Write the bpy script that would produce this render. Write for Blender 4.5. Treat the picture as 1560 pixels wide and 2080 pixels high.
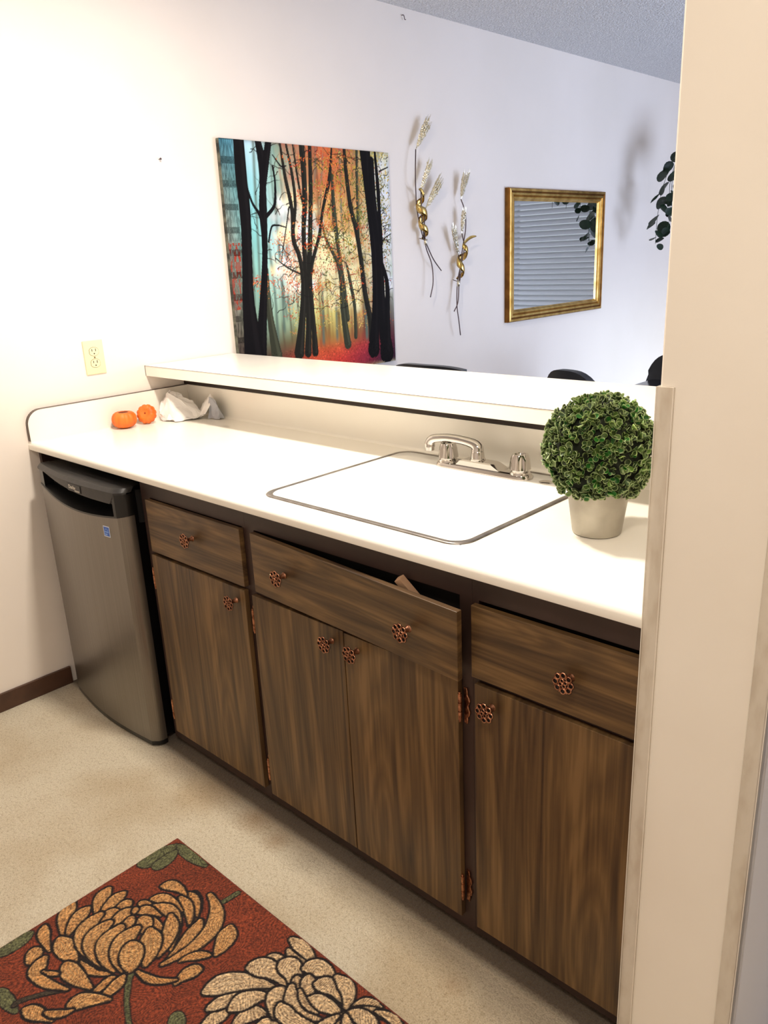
import bpy, bmesh, math, random
import numpy as np
from mathutils import Vector, Matrix

for o in list(bpy.data.objects): bpy.data.objects.remove(o)
S = bpy.context.scene
COL = S.collection

# ------------------------------------------------------------------ camera
CX, CY, CZ = 2.66532, -1.07245, 1.44806
YAW, PITCH, ROLL = 0.76446, -0.31265, -0.04615
fw = Vector((-math.sin(YAW)*math.cos(PITCH), math.cos(YAW)*math.cos(PITCH), math.sin(PITCH)))
r0 = Vector((math.cos(YAW), math.sin(YAW), 0))
u0 = r0.cross(fw)
rt = math.cos(ROLL)*r0 + math.sin(ROLL)*u0
up = rt.cross(fw)
cam_data = bpy.data.cameras.new('camera')
cam_data.sensor_fit = 'HORIZONTAL'
cam_data.sensor_width = 36.0
cam_data.lens = 1612.645*36.0/1560.0
cam_data.clip_start = 0.02
cam = bpy.data.objects.new('camera', cam_data)
COL.objects.link(cam)
M = Matrix.Identity(4)
for i, v in enumerate((rt, up, -fw)):
    for k in range(3): M[k][i] = v[k]
M.translation = Vector((CX, CY, CZ))
cam.matrix_world = M
S.camera = cam

# ------------------------------------------------------------------ light and exposure
S.view_settings.view_transform = 'Standard'
S.view_settings.look = 'None'
S.view_settings.gamma = 1.0
S.view_settings.use_curve_mapping = False
S.view_settings.exposure = 0.2
world = bpy.data.worlds.new('World'); S.world = world; world.use_nodes = True
bg = world.node_tree.nodes['Background']
bg.inputs[0].default_value = (0.80, 0.88, 1.0, 1); bg.inputs[1].default_value = 0.6

def area(name, loc, target, sx, sy, power, color):
    d = bpy.data.lights.new(name, 'AREA'); d.shape = 'RECTANGLE'; d.size = sx; d.size_y = sy
    d.energy = power; d.color = color
    o = bpy.data.objects.new(name, d); COL.objects.link(o); o.location = loc
    o.rotation_euler = (Vector(target)-Vector(loc)).to_track_quat('-Z', 'Y').to_euler()
    return o
area('kitchen_ceiling_light', (1.15, 0.10, 2.44), (1.15, 0.10, 0), 0.15, 0.15, 38, (1.0, 0.90, 0.77))
area('wall_end_fill', (2.55, -1.15, 2.44), (2.5, -1.0, 0.0), 0.4, 0.4, 17, (1.0, 0.90, 0.78))  # added fill lamp to brighten the partition end, no fixture in view
area('daylight_fill', (4.12, 3.9, 0.95), (0.0, 3.7, 2.1), 1.9, 1.5, 96, (0.60, 0.72, 1.0))  # added area lamp standing in for daylight from an unseen opening
sun = bpy.data.lights.new('low_sun', 'SUN'); sun.energy = 1.7; sun.angle = math.radians(14); sun.color = (0.80, 0.93, 1.0)
so = bpy.data.objects.new('low_sun', sun); COL.objects.link(so); so.rotation_euler = Vector((-1, .16, -math.tan(math.radians(16)))).to_track_quat('-Z', 'Y').to_euler()

# ------------------------------------------------------------------ material helpers
def srgb(r, g, b):
    f = lambda c: (c/255/12.92) if c/255 <= 0.04045 else ((c/255+0.055)/1.055)**2.4
    return (f(r), f(g), f(b), 1)
def newmat(name):
    m = bpy.data.materials.new(name); m.use_nodes = True
    nt = m.node_tree; b = nt.nodes['Principled BSDF']
    return m, nt, b
def plain(name, rgb, rough=0.5, metal=0.0, **kw):
    m, nt, b = newmat(name)
    b.inputs['Base Color'].default_value = srgb(*rgb)
    b.inputs['Roughness'].default_value = rough
    b.inputs['Metallic'].default_value = metal
    for k, v in kw.items(): b.inputs[k.replace('_', ' ')].default_value = v
    return m
def N(nt, kind, **kw):
    n = nt.nodes.new(kind)
    for k, v in kw.items():
        if hasattr(n, k): setattr(n, k, v)
        else: n.inputs[k.replace('_', ' ')].default_value = v
    return n
def coord(nt, which='Object', scale=(1, 1, 1), rot=(0, 0, 0)):
    tc = N(nt, 'ShaderNodeTexCoord'); mp = N(nt, 'ShaderNodeMapping')
    mp.inputs['Scale'].default_value = scale; mp.inputs['Rotation'].default_value = rot
    nt.links.new(tc.outputs[which], mp.inputs[0]); return mp.outputs[0]
def ramp(nt, fac, stops):
    r = N(nt, 'ShaderNodeValToRGB'); e = r.color_ramp.elements
    while len(e) > 1: e.remove(e[-1])
    e[0].position = stops[0][0]; e[0].color = stops[0][1]
    for p, c in stops[1:]:
        x = e.new(p); x.color = c
    nt.links.new(fac, r.inputs[0]); return r.outputs[0]
def bump(nt, b, h, strength=0.3, dist=0.002, prev=None):
    n = N(nt, 'ShaderNodeBump'); n.inputs['Strength'].default_value = strength; n.inputs['Distance'].default_value = dist
    nt.links.new(h, n.inputs['Height'])
    if prev is not None: nt.links.new(prev, n.inputs['Normal'])
    nt.links.new(n.outputs[0], b.inputs['Normal']); return n.outputs[0]
def noisy(name, c1, c2, scale=8, rough=0.5, metal=0, bscale=None, bstr=0.2, bdist=0.001, lo=.35, hi=.65, detail=4, stretch=(1, 1, 1)):
    m, nt, b = newmat(name)
    v = coord(nt, 'Object', stretch)
    n = N(nt, 'ShaderNodeTexNoise'); n.inputs['Scale'].default_value = scale; n.inputs['Detail'].default_value = detail
    nt.links.new(v, n.inputs['Vector'])
    nt.links.new(ramp(nt, n.outputs[0], [(lo, srgb(*c1)), (hi, srgb(*c2))]), b.inputs['Base Color'])
    b.inputs['Roughness'].default_value = rough; b.inputs['Metallic'].default_value = metal
    if bscale:
        n2 = N(nt, 'ShaderNodeTexNoise'); n2.inputs['Scale'].default_value = bscale; n2.inputs['Detail'].default_value = 3
        nt.links.new(v, n2.inputs['Vector']); bump(nt, b, n2.outputs[0], bstr, bdist)
    return m

M_WALL = noisy('painted_wall', (238, 228, 217), (243, 233, 223), 1.5, 0.55, bscale=120, bstr=0.12, bdist=0.001)
M_WALL2 = noisy('painted_wall_end', (239, 230, 216), (244, 236, 223), 2.5, 0.5, bscale=60, bstr=0.12, bdist=0.001)
# popcorn ceiling
M_CEIL, nt, b = newmat('popcorn_ceiling')
v = coord(nt, 'Object')
n1 = N(nt, 'ShaderNodeTexVoronoi'); n1.inputs['Scale'].default_value = 110; nt.links.new(v, n1.inputs['Vector'])
n2 = N(nt, 'ShaderNodeTexNoise'); n2.inputs['Scale'].default_value = 160; n2.inputs['Detail'].default_value = 4; nt.links.new(v, n2.inputs['Vector'])
mx = N(nt, 'ShaderNodeMath', operation='SUBTRACT'); nt.links.new(n2.outputs[0], mx.inputs[0]); nt.links.new(n1.outputs['Distance'], mx.inputs[1])
nt.links.new(ramp(nt, mx.outputs[0], [(0.0, srgb(225, 225, 227)), (0.35, srgb(252, 252, 252))]), b.inputs['Base Color'])
b.inputs['Roughness'].default_value = 0.9
bump(nt, b, mx.outputs[0], 0.9, 0.006)
# carpet
M_CARPET, nt, b = newmat('cream_carpet')
v = coord(nt, 'Object')
n1 = N(nt, 'ShaderNodeTexNoise'); n1.inputs['Scale'].default_value = 300; n1.inputs['Detail'].default_value = 6; n1.inputs['Roughness'].default_value = .7; nt.links.new(v, n1.inputs['Vector'])
n2 = N(nt, 'ShaderNodeTexNoise'); n2.inputs['Scale'].default_value = 2.6; n2.inputs['Detail'].default_value = 5; nt.links.new(v, n2.inputs['Vector'])
n3 = N(nt, 'ShaderNodeTexNoise'); n3.inputs['Scale'].default_value = 120; n3.inputs['Detail'].default_value = 3; nt.links.new(v, n3.inputs['Vector'])
c1 = ramp(nt, n1.outputs[0], [(0.30, srgb(146, 132, 110)), (0.42, srgb(212, 201, 180)), (0.66, srgb(242, 234, 218))])
c2 = ramp(nt, n2.outputs[0], [(0.38, srgb(232, 220, 200)), (0.6, srgb(255, 252, 244))])
c3 = ramp(nt, n3.outputs[0], [(0.25, srgb(228, 222, 212)), (0.5, srgb(255, 255, 255))])
mm = N(nt, 'ShaderNodeMix', data_type='RGBA', blend_type='MULTIPLY'); mm.inputs[0].default_value = 1
nt.links.new(c1, mm.inputs[6]); nt.links.new(c2, mm.inputs[7])
m3 = N(nt, 'ShaderNodeMix', data_type='RGBA', blend_type='MULTIPLY'); m3.inputs[0].default_value = 1
nt.links.new(mm.outputs[2], m3.inputs[6]); nt.links.new(c3, m3.inputs[7])
# old yellow-brown spots beside the cabinets
last = m3.outputs[2]
for (sx, sy, sr, st) in ((1.13, -0.035, .055, .5), (1.24, -0.055, .035, .45), (0.95, -0.03, .09, .25), (2.02, -0.13, .05, .35), (1.86, -.09, .03, .3), (.72, -.03, .06, .15)):
    sp = N(nt, 'ShaderNodeVectorMath', operation='DISTANCE'); nt.links.new(v, sp.inputs[0]); sp.inputs[1].default_value = (sx, sy, 0)
    dv = N(nt, 'ShaderNodeMath', operation='MULTIPLY_ADD'); nt.links.new(n3.outputs[0], dv.inputs[0]); dv.inputs[1].default_value = sr*1.2; nt.links.new(sp.outputs['Value'], dv.inputs[2])
    rr = N(nt, 'ShaderNodeMapRange'); rr.inputs['From Min'].default_value = sr*1.9; rr.inputs['From Max'].default_value = sr*.5; rr.inputs['To Max'].default_value = st
    nt.links.new(dv.outputs[0], rr.inputs['Value'])
    mi = N(nt, 'ShaderNodeMix', data_type='RGBA', blend_type='MULTIPLY'); nt.links.new(rr.outputs[0], mi.inputs[0]); nt.links.new(last, mi.inputs[6]); mi.inputs[7].default_value = srgb(196, 150, 84)
    last = mi.outputs[2]
# shade along the cabinet base, with some grime, painted into the pile colour
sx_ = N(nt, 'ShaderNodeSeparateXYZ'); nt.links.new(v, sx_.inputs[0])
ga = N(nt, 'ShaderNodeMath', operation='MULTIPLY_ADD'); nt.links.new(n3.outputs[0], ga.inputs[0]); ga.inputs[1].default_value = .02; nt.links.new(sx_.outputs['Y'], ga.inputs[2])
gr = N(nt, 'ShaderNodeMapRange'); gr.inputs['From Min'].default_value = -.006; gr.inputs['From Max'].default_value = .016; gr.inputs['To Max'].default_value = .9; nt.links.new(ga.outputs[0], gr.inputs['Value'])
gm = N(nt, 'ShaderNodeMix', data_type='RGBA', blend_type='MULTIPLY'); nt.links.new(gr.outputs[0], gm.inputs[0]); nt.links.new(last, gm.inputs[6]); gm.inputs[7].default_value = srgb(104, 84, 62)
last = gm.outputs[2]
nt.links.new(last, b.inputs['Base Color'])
b.inputs['Roughness'].default_value = 0.95
try: b.inputs['Sheen Weight'].default_value = 0.15
except Exception: pass
pv = bump(nt, b, n1.outputs[0], 0.8, 0.007)
bump(nt, b, n3.outputs[0], 0.5, 0.008, pv)

# walnut veneer
def veneer(name, horizontal, tint=1.0):
    m, nt, b = newmat(name)
    if horizontal: s1, s2, s3 = (1.6, 8, 22), (5, 60, 190), (1.1, 8, 10)
    else: s1, s2, s3 = (22, 8, 1.3), (190, 60, 5), (8.5, 8, .8)
    v = coord(nt, 'Object', s1); v2 = coord(nt, 'Object', s2); v3 = coord(nt, 'Object', s3)
    n1 = N(nt, 'ShaderNodeTexNoise'); n1.inputs['Scale'].default_value = 1.0; n1.inputs['Detail'].default_value = 4; n1.inputs['Distortion'].default_value = 1.4; nt.links.new(v, n1.inputs['Vector'])
    n2 = N(nt, 'ShaderNodeTexNoise'); n2.inputs['Scale'].default_value = 1.0; n2.inputs['Detail'].default_value = 5; nt.links.new(v2, n2.inputs['Vector'])
    # cathedral rings: bands of a smooth stretched noise
    n3 = N(nt, 'ShaderNodeTexNoise'); n3.inputs['Scale'].default_value = 0.9; n3.inputs['Detail'].default_value = 1.5; n3.inputs['Distortion'].default_value = .5; nt.links.new(v3, n3.inputs['Vector'])
    k = N(nt, 'ShaderNodeMath', operation='MULTIPLY'); nt.links.new(n3.outputs[0], k.inputs[0]); k.inputs[1].default_value = 16
    fr = N(nt, 'ShaderNodeMath', operation='PINGPONG'); nt.links.new(k.outputs[0], fr.inputs[0]); fr.inputs[1].default_value = 0.5
    a = N(nt, 'ShaderNodeMath', operation='MULTIPLY_ADD'); nt.links.new(n2.outputs[0], a.inputs[0]); a.inputs[1].default_value = 0.40; nt.links.new(n1.outputs[0], a.inputs[2])
    a2 = N(nt, 'ShaderNodeMath', operation='MULTIPLY_ADD'); nt.links.new(fr.outputs[0], a2.inputs[0]); a2.inputs[1].default_value = 0.28; nt.links.new(a.outputs[0], a2.inputs[2])
    t = lambda r, g, bb: srgb(r*tint, g*tint, bb*tint)
    nt.links.new(ramp(nt, a2.outputs[0], [(0.45, t(47, 32, 20)), (0.60, t(70, 50, 30)), (0.76, t(89, 66, 40)), (0.88, t(106, 80, 48)), (1.0, t(122, 93, 58))]), b.inputs['Base Color'])
    b.inputs['Roughness'].default_value = 0.42
    bump(nt, b, n2.outputs[0], 0.12, 0.0006)
    return m
M_WOODV = veneer('walnut_veneer_vertical', False)
M_WOODH = veneer('walnut_veneer_horizontal', True)
M_FRAME = noisy('dark_brown_frame', (46, 31, 26), (58, 40, 34), 5, 0.45)
M_BASE = noisy('brown_baseboard', (70, 46, 34), (84, 57, 42), 14, 0.4)
M_EDGEW = plain('worn_edge', (150, 105, 78), 0.5)
M_STICK = noisy('light_wood', (176, 136, 104), (200, 160, 126), 12, 0.6)
M_LAM = noisy('white_laminate', (246, 241, 230), (250, 246, 237), 3, 0.22)
M_LAMD = plain('laminate_dark_edge', (96, 84, 76), 0.5)
M_DARK = plain('dark_gap_wood', (40, 27, 22), 0.7)
M_BLACK = plain('black_plastic', (14, 13, 13), 0.28)
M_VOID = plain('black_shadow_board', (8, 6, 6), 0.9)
M_BLACKM = noisy('black_textured_plastic', (30, 29, 29), (40, 38, 37), 60, 0.42, bscale=300, bstr=.3)
M_PORC = plain('white_porcelain', (250, 248, 243), 0.12)
M_CHROME = plain('chrome', (206, 202, 197), 0.06, 1.0)
M_STEELR = noisy('steel_rim', (128, 122, 117), (150, 144, 138), 30, 0.35, 0.8)
M_STEEL, nt, b = newmat('brushed_steel')
v = coord(nt, 'Object', (400, 400, 1.5)); n = N(nt, 'ShaderNodeTexNoise'); n.inputs['Scale'].default_value = 1; n.inputs['Detail'].default_value = 2; nt.links.new(v, n.inputs['Vector'])
nt.links.new(ramp(nt, n.outputs[0], [(.3, srgb(124, 118, 111)), (.7, srgb(135, 129, 121))]), b.inputs['Base Color'])
b.inputs['Metallic'].default_value = 0.85; b.inputs['Roughness'].default_value = 0.34; bump(nt, b, n.outputs[0], 0.08, 0.0003)
M_COPPER = noisy('antique_copper', (128, 84, 64), (205, 148, 116), 120, 0.34, 1.0)
M_COPPERD = plain('antique_copper_dark', (34, 24, 21), 0.6, 0.3)
M_GOLD = noisy('gilt_frame', (186, 146, 74), (224, 190, 118), 20, 0.3, 1.0)
M_GOLDB = noisy('bronze_gilt', (110, 70, 30), (140, 94, 40), 20, 0.35, 0.9)
M_BRASS = noisy('brass_foil', (178, 142, 70), (220, 190, 120), 50, 0.25, 1.0)
M_SILVG = noisy('silver_gold_wire', (205, 192, 150), (240, 236, 225), 200, 0.35, 1.0)
M_STEMM = plain('dark_metal_stem', (92, 76, 74), 0.45, 0.7)
M_MIRROR = plain('mirror_glass', (238, 240, 240), 0.0, 1.0)
M_IVORY = plain('ivory_plastic', (240, 226, 178), 0.35)
M_IVORYD = plain('ivory_seam', (120, 108, 76), 0.6)
M_SLOT = plain('outlet_slot', (25, 20, 15), 0.7)
M_ORANGE = noisy('orange_skin', (214, 92, 14), (238, 124, 38), 25, 0.55, bscale=140, bstr=.25, stretch=(1, 1, .3))
M_ORANGED = plain('orange_groove', (150, 58, 14), 0.7)
M_BAG, nt, b = newmat('white_plastic_bag'); b.inputs['Base Color'].default_value = srgb(240, 236, 232); b.inputs['Roughness'].default_value = 0.42
b.inputs['Subsurface Weight'].default_value = 0.0
v = coord(nt, 'Object'); n = N(nt, 'ShaderNodeTexNoise'); n.inputs['Scale'].default_value = 45; n.inputs['Detail'].default_value = 5; nt.links.new(v, n.inputs['Vector']); bump(nt, b, n.outputs[0], 0.5, 0.004)
M_BAGG = plain('grey_plastic_bag', (176, 178, 186), 0.45)
M_POT = noisy('galvanised_pot', (150, 143, 130), (182, 176, 162), 9, 0.42, 0.55, bscale=40, bstr=.08)
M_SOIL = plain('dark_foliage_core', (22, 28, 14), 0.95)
M_LEATHER = noisy('black_leather', (14, 14, 16), (20, 20, 22), 30, 0.32)
M_BLACKGL = plain('black_gloss_top', (24, 26, 34), 0.12)
M_BLIND = plain('blind_slat', (205, 206, 208), 0.5, Transmission_Weight=0.0)
M_DRKLEAF = noisy('dark_trailing_leaf', (14, 30, 18), (28, 52, 30), 12, 0.4)
M_STEMG = plain('green_stem', (40, 58, 30), 0.6)
M_POTB = plain('brown_hanging_pot', (92, 60, 40), 0.6)
M_CLEAR, nt, b = newmat('clear_plastic_guard'); b.inputs['Base Color'].default_value = srgb(232, 218, 198); b.inputs['Roughness'].default_value = 0.3
n = N(nt, 'ShaderNodeTexNoise'); n.inputs['Scale'].default_value = 14; n.inputs['Detail'].default_value = 5; nt.links.new(coord(nt, 'Object', (3, 3, 1)), n.inputs['Vector'])
nt.links.new(ramp(nt, n.outputs[0], [(.3, srgb(222, 208, 188)), (.55, srgb(242, 232, 216))]), b.inputs['Base Color'])
b.inputs['Alpha'].default_value = 0.5
bump(nt, b, n.outputs[0], .4, .002)
M_CLEARE = plain('clear_plastic_edge', (236, 228, 214), 0.25)
M_GLASS = plain('window_glass', (255, 255, 255), 0.0, Transmission_Weight=1.0, IOR=1.05)
M_WHITE = plain('white_frame_paint', (236, 236, 236), 0.4)
M_GRASS = plain('outdoor_ground', (96, 120, 80), 0.9)
def vcolmat(name, rough, extra=None):
    m, nt, b = newmat(name); a = N(nt, 'ShaderNodeAttribute', attribute_name='Col')
    nt.links.new(a.outputs['Color'], b.inputs['Base Color']); b.inputs['Roughness'].default_value = rough
    return m, nt, b, a
M_PRINT, _, bp_, _ = vcolmat('canvas_print', 0.75); bp_.inputs['Specular IOR Level'].default_value = 0.12
M_RUG, nt, b, a = vcolmat('hooked_wool', 0.95)
v = coord(nt, 'Object'); n = N(nt, 'ShaderNodeTexNoise'); n.inputs['Scale'].default_value = 210; n.inputs['Detail'].default_value = 3; n.inputs['Distortion'].default_value = .6; nt.links.new(v, n.inputs['Vector'])
w1 = N(nt, 'ShaderNodeTexNoise'); w1.inputs['Scale'].default_value = 9; w1.inputs['Detail'].default_value = 1; nt.links.new(v, w1.inputs['Vector'])
k = N(nt, 'ShaderNodeMath', operation='MULTIPLY'); nt.links.new(w1.outputs[0], k.inputs[0]); k.inputs[1].default_value = 42
fr = N(nt, 'ShaderNodeMath', operation='PINGPONG'); nt.links.new(k.outputs[0], fr.inputs[0]); fr.inputs[1].default_value = .5
s = N(nt, 'ShaderNodeMath', operation='MULTIPLY_ADD'); nt.links.new(fr.outputs[0], s.inputs[0]); s.inputs[1].default_value = .35; nt.links.new(n.outputs[0], s.inputs[2])
mi = N(nt, 'ShaderNodeMix', data_type='RGBA', blend_type='MULTIPLY'); mi.inputs[0].default_value = 1
nt.links.new(a.outputs['Color'], mi.inputs[6]); nt.links.new(ramp(nt, s.outputs[0], [(.42, (.38, .34, .34, 1)), (.62, (.95, .95, .95, 1)), (.82, (1.7, 1.6, 1.45, 1))]), mi.inputs[7])
nt.links.new(mi.outputs[2], b.inputs['Base Color']); bump(nt, b, s.outputs[0], .8, .005)
M_LEAFG, nt, b, a = vcolmat('topiary_leaf', 0.5)
oi = N(nt, 'ShaderNodeObjectInfo'); 
mi = N(nt, 'ShaderNodeMix', data_type='RGBA', blend_type='MULTIPLY'); mi.inputs[0].default_value = 1
nt.links.new(a.outputs['Color'], mi.inputs[6]); nt.links.new(ramp(nt, oi.outputs['Random'], [(0, (.7, .75, .62, 1)), (.5, (1, 1, 1, 1)), (1, (1.15, 1.25, .85, 1))]), mi.inputs[7])
nt.links.new(mi.outputs[2], b.inputs['Base Color'])

# ------------------------------------------------------------------ object helpers
def setp(o, label=None, cat=None, group=None, kind=None):
    if label: o['label'] = label
    if cat: o['category'] = cat
    if group: o['group'] = group
    if kind: o['kind'] = kind
    return o
def wloc(p):
    v = Vector((0, 0, 0))
    while p is not None: v += p.location; p = p.parent
    return v
def build(name, bm, mats, parent=None, origin=None, smooth=False, recalc=True):
    """world-coordinate bmesh -> one object, origin at its parent (or at origin)"""
    if recalc: bmesh.ops.recalc_face_normals(bm, faces=bm.faces)
    off = wloc(parent) if parent is not None else Vector(origin or (0, 0, 0))
    if parent is not None and origin is not None: off = Vector(origin)
    bmesh.ops.translate(bm, verts=bm.verts, vec=-off)
    me = bpy.data.meshes.new(name); bm.to_mesh(me); bm.free()
    if not isinstance(mats, (list, tuple)): mats = [mats]
    for m in mats: me.materials.append(m)
    if smooth:
        for p in me.polygons: p.use_smooth = True
        if smooth != True:
            me.set_sharp_from_angle(angle=math.radians(smooth))
    o = bpy.data.objects.new(name, me); COL.objects.link(o)
    if parent is not None:
        o.parent = parent
        o.location = off - wloc(parent)
    else: o.location = off
    return o
def thing(name, loc, label, cat, group=None):
    o = bpy.data.objects.new(name, None); COL.objects.link(o); o.location = loc; o.empty_display_size = .05
    return setp(o, label, cat, group)
def box(bm, x0, x1, y0, y1, z0, z1, bev=0, mat=0, seg=2):
    r = bmesh.ops.create_cube(bm, size=1)
    vs = r['verts']
    for v in vs: v.co = Vector(((x0+x1)/2+v.co.x*(x1-x0), (y0+y1)/2+v.co.y*(y1-y0), (z0+z1)/2+v.co.z*(z1-z0)))
    fs = set(f for v in vs for f in v.link_faces)
    for f in fs: f.material_index = mat
    if bev:
        es = list(set(e for v in vs for e in v.link_edges))
        bmesh.ops.bevel(bm, geom=es, offset=bev, segments=seg, profile=.5, affect='EDGES')
    return vs
def loft(bm, loops, close=True, cap0=False, cap1=False, mat=0):
    L = [[bm.verts.new(p) for p in lp] for lp in loops]
    n = len(L[0])
    for a, b_ in zip(L[:-1], L[1:]):
        for i in range(n if close else n-1):
            j = (i+1) % n
            f = bm.faces.new((a[i], a[j], b_[j], b_[i])); f.material_index = mat
    if cap0: bm.faces.new(list(reversed(L[0]))).material_index = mat
    if cap1: bm.faces.new(L[-1]).material_index = mat
    return L
def tube(bm, pts, rad, n=8, mat=0, cap=True):
    pts = [Vector(p) for p in pts]
    rads = rad if isinstance(rad, (list, tuple)) else [rad]*len(pts)
    loops = []; prev = None
    for i, p in enumerate(pts):
        t = (pts[min(i+1, len(pts)-1)]-pts[max(i-1, 0)]).normalized()
        if prev is None:
            a = Vector((0, 0, 1)) if abs(t.z) < .9 else Vector((1, 0, 0))
            u = t.cross(a).normalized()
        else:
            u = (prev - t*prev.dot(t)).normalized()
        prev = u; w = t.cross(u)
        loops.append([p+(u*math.cos(2*math.pi*k/n)+w*math.sin(2*math.pi*k/n))*rads[i] for k in range(n)])
    loft(bm, loops, True, cap, cap, mat)
def smoothpts(pts, k=6):
    P = [Vector(p) for p in pts]; P = [P[0]*2-P[1]]+P+[P[-1]*2-P[-2]]; out = []
    for i in range(1, len(P)-2):
        for s in range(k):
            t = s/k; a, b_, c, d = P[i-1:i+3]
            out.append(.5*((2*b_)+(c-a)*t+(2*a-5*b_+4*c-d)*t*t+(3*b_-a-3*c+d)*t**3))
    out.append(P[-2]); return out
def lathe(bm, prof, cx, cy, n=32, mat=0, cap0=True, cap1=True):
    loft(bm, [[(cx+r*math.cos(2*math.pi*k/n), cy+r*math.sin(2*math.pi*k/n), z) for k in range(n)] for r, z in prof], True, cap0, cap1, mat)
def torus(bm, c, ax_u, ax_v, R, r, n=14, m=6, mat=0):
    c = Vector(c); u = Vector(ax_u); v = Vector(ax_v); w = u.cross(v)
    L = []
    for i in range(n):
        a = 2*math.pi*i/n; d = u*math.cos(a)+v*math.sin(a)
        L.append([bm.verts.new(c+d*(R+r*math.cos(2*math.pi*j/m))+w*r*math.sin(2*math.pi*j/m)) for j in range(m)])
    for i in range(n):
        for j in range(m):
            bm.faces.new((L[i][j], L[(i+1) % n][j], L[(i+1) % n][(j+1) % m], L[i][(j+1) % m])).material_index = mat
def rrect(x0, x1, y0, y1, r, z, k=8):
    out = []
    for cx, cy, a0 in ((x1-r, y1-r, 0), (x0+r, y1-r, 90), (x0+r, y0+r, 180), (x1-r, y0+r, 270)):
        for i in range(k+1):
            a = math.radians(a0+90*i/k); out.append((cx+r*math.cos(a), cy+r*math.sin(a), z))
    return out

# ------------------------------------------------------------------ room shell
ZC = 2.49; XR = 4.25; YB = 5.0; YF = -2.4; T = 0.12
def struct(name, boxes, m, bev=0):
    bm = bmesh.new()
    for q in boxes: box(bm, *q, bev=bev)
    b0 = boxes[0]
    return setp(build(name, bm, m, origin=((b0[0]+b0[1])/2, (b0[2]+b0[3])/2, 0)), kind='structure')
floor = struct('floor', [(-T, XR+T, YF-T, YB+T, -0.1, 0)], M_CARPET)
floor.data.transform(Matrix.Translation(floor.location)); floor.location = (0, 0, 0)
struct('ceiling', [(-T, XR+T, YF-T, YB+T, ZC, ZC+.1)], M_CEIL)
wl = struct('wall_left', [(-T, 0, YF-T, YB+T, 0, ZC)], M_WALL)
# dining room far wall with a window opening
WX0, WX1, WZ0, WZ1 = 0.55, 2.45, 0.35, 2.2
struct('wall_back', [(0, WX0, YB, YB+T, 0, ZC), (WX1, XR, YB, YB+T, 0, ZC), (WX0, WX1, YB, YB+T, 0, WZ0), (WX0, WX1, YB, YB+T, WZ1, ZC)], M_WALL)
# right wall of the dining room with an added, unseen opening for the daylight lamp
struct('wall_right', [(XR, XR+T, YF-T, 2.8, 0, ZC), (XR, XR+T, 4.85, YB+T, 0, ZC), (XR, XR+T, 2.8, 4.85, 2.1, ZC), (XR, XR+T, 2.8, 4.85, 0, .05)], M_WALL)
struct('wall_front', [(0, XR, YF-T, YF, 0, ZC)], M_WALL)
# partition whose end faces the camera
PX0, PX1, PY0 = 2.197, 2.378, -0.030
bm = bmesh.new(); box(bm, PX0, PX1, PY0, 0.875, 0, ZC, bev=.003)
setp(build('wall_partition', bm, M_WALL2, origin=((PX0+PX1)/2, .4, 0)), kind='structure')
# half wall that carries the bar
bm = bmesh.new(); box(bm, 0, PX0, 0.642, 0.76, 0, 1.055)
setp(build('wall_bar', bm, M_WALL, origin=(1.1, .7, 0)), kind='structure')
bm = bmesh.new(); box(bm, 0, .012, YF, -0.0, 0, .066, bev=.002)
setp(build('baseboard_left', bm, M_BASE, origin=(.006, -1.2, 0)), kind='structure')
bm = bmesh.new(); box(bm, 0, .012, .76, YB, 0, .066, bev=.002)
setp(build('baseboard_left.001', bm, M_BASE, origin=(.006, 2.6, 0)), kind='structure')
# window frame in far wall
bm = bmesh.new()
for q in ((WX0, WX0+.05, WZ0, WZ1), (WX1-.05, WX1, WZ0, WZ1), (WX0+.05, WX1-.05, WZ0, WZ0+.05), (WX0+.05, WX1-.05, WZ1-.05, WZ1), (1.475, 1.525, WZ0+.05, WZ1-.05)):
    box(bm, q[0], q[1], YB+.04, YB+.09, q[2], q[3])
wf = setp(build('window_1', bm, M_WHITE, origin=(1.5, YB+.06, WZ0)), kind='structure')
for a, b_ in ((WX0+.05, 1.475), (1.525, WX1-.05)):
    bm = bmesh.new(); box(bm, a, b_, YB+.06, YB+.066, WZ0+.05, WZ1-.05); build('pane', bm, M_GLASS, wf)

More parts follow.
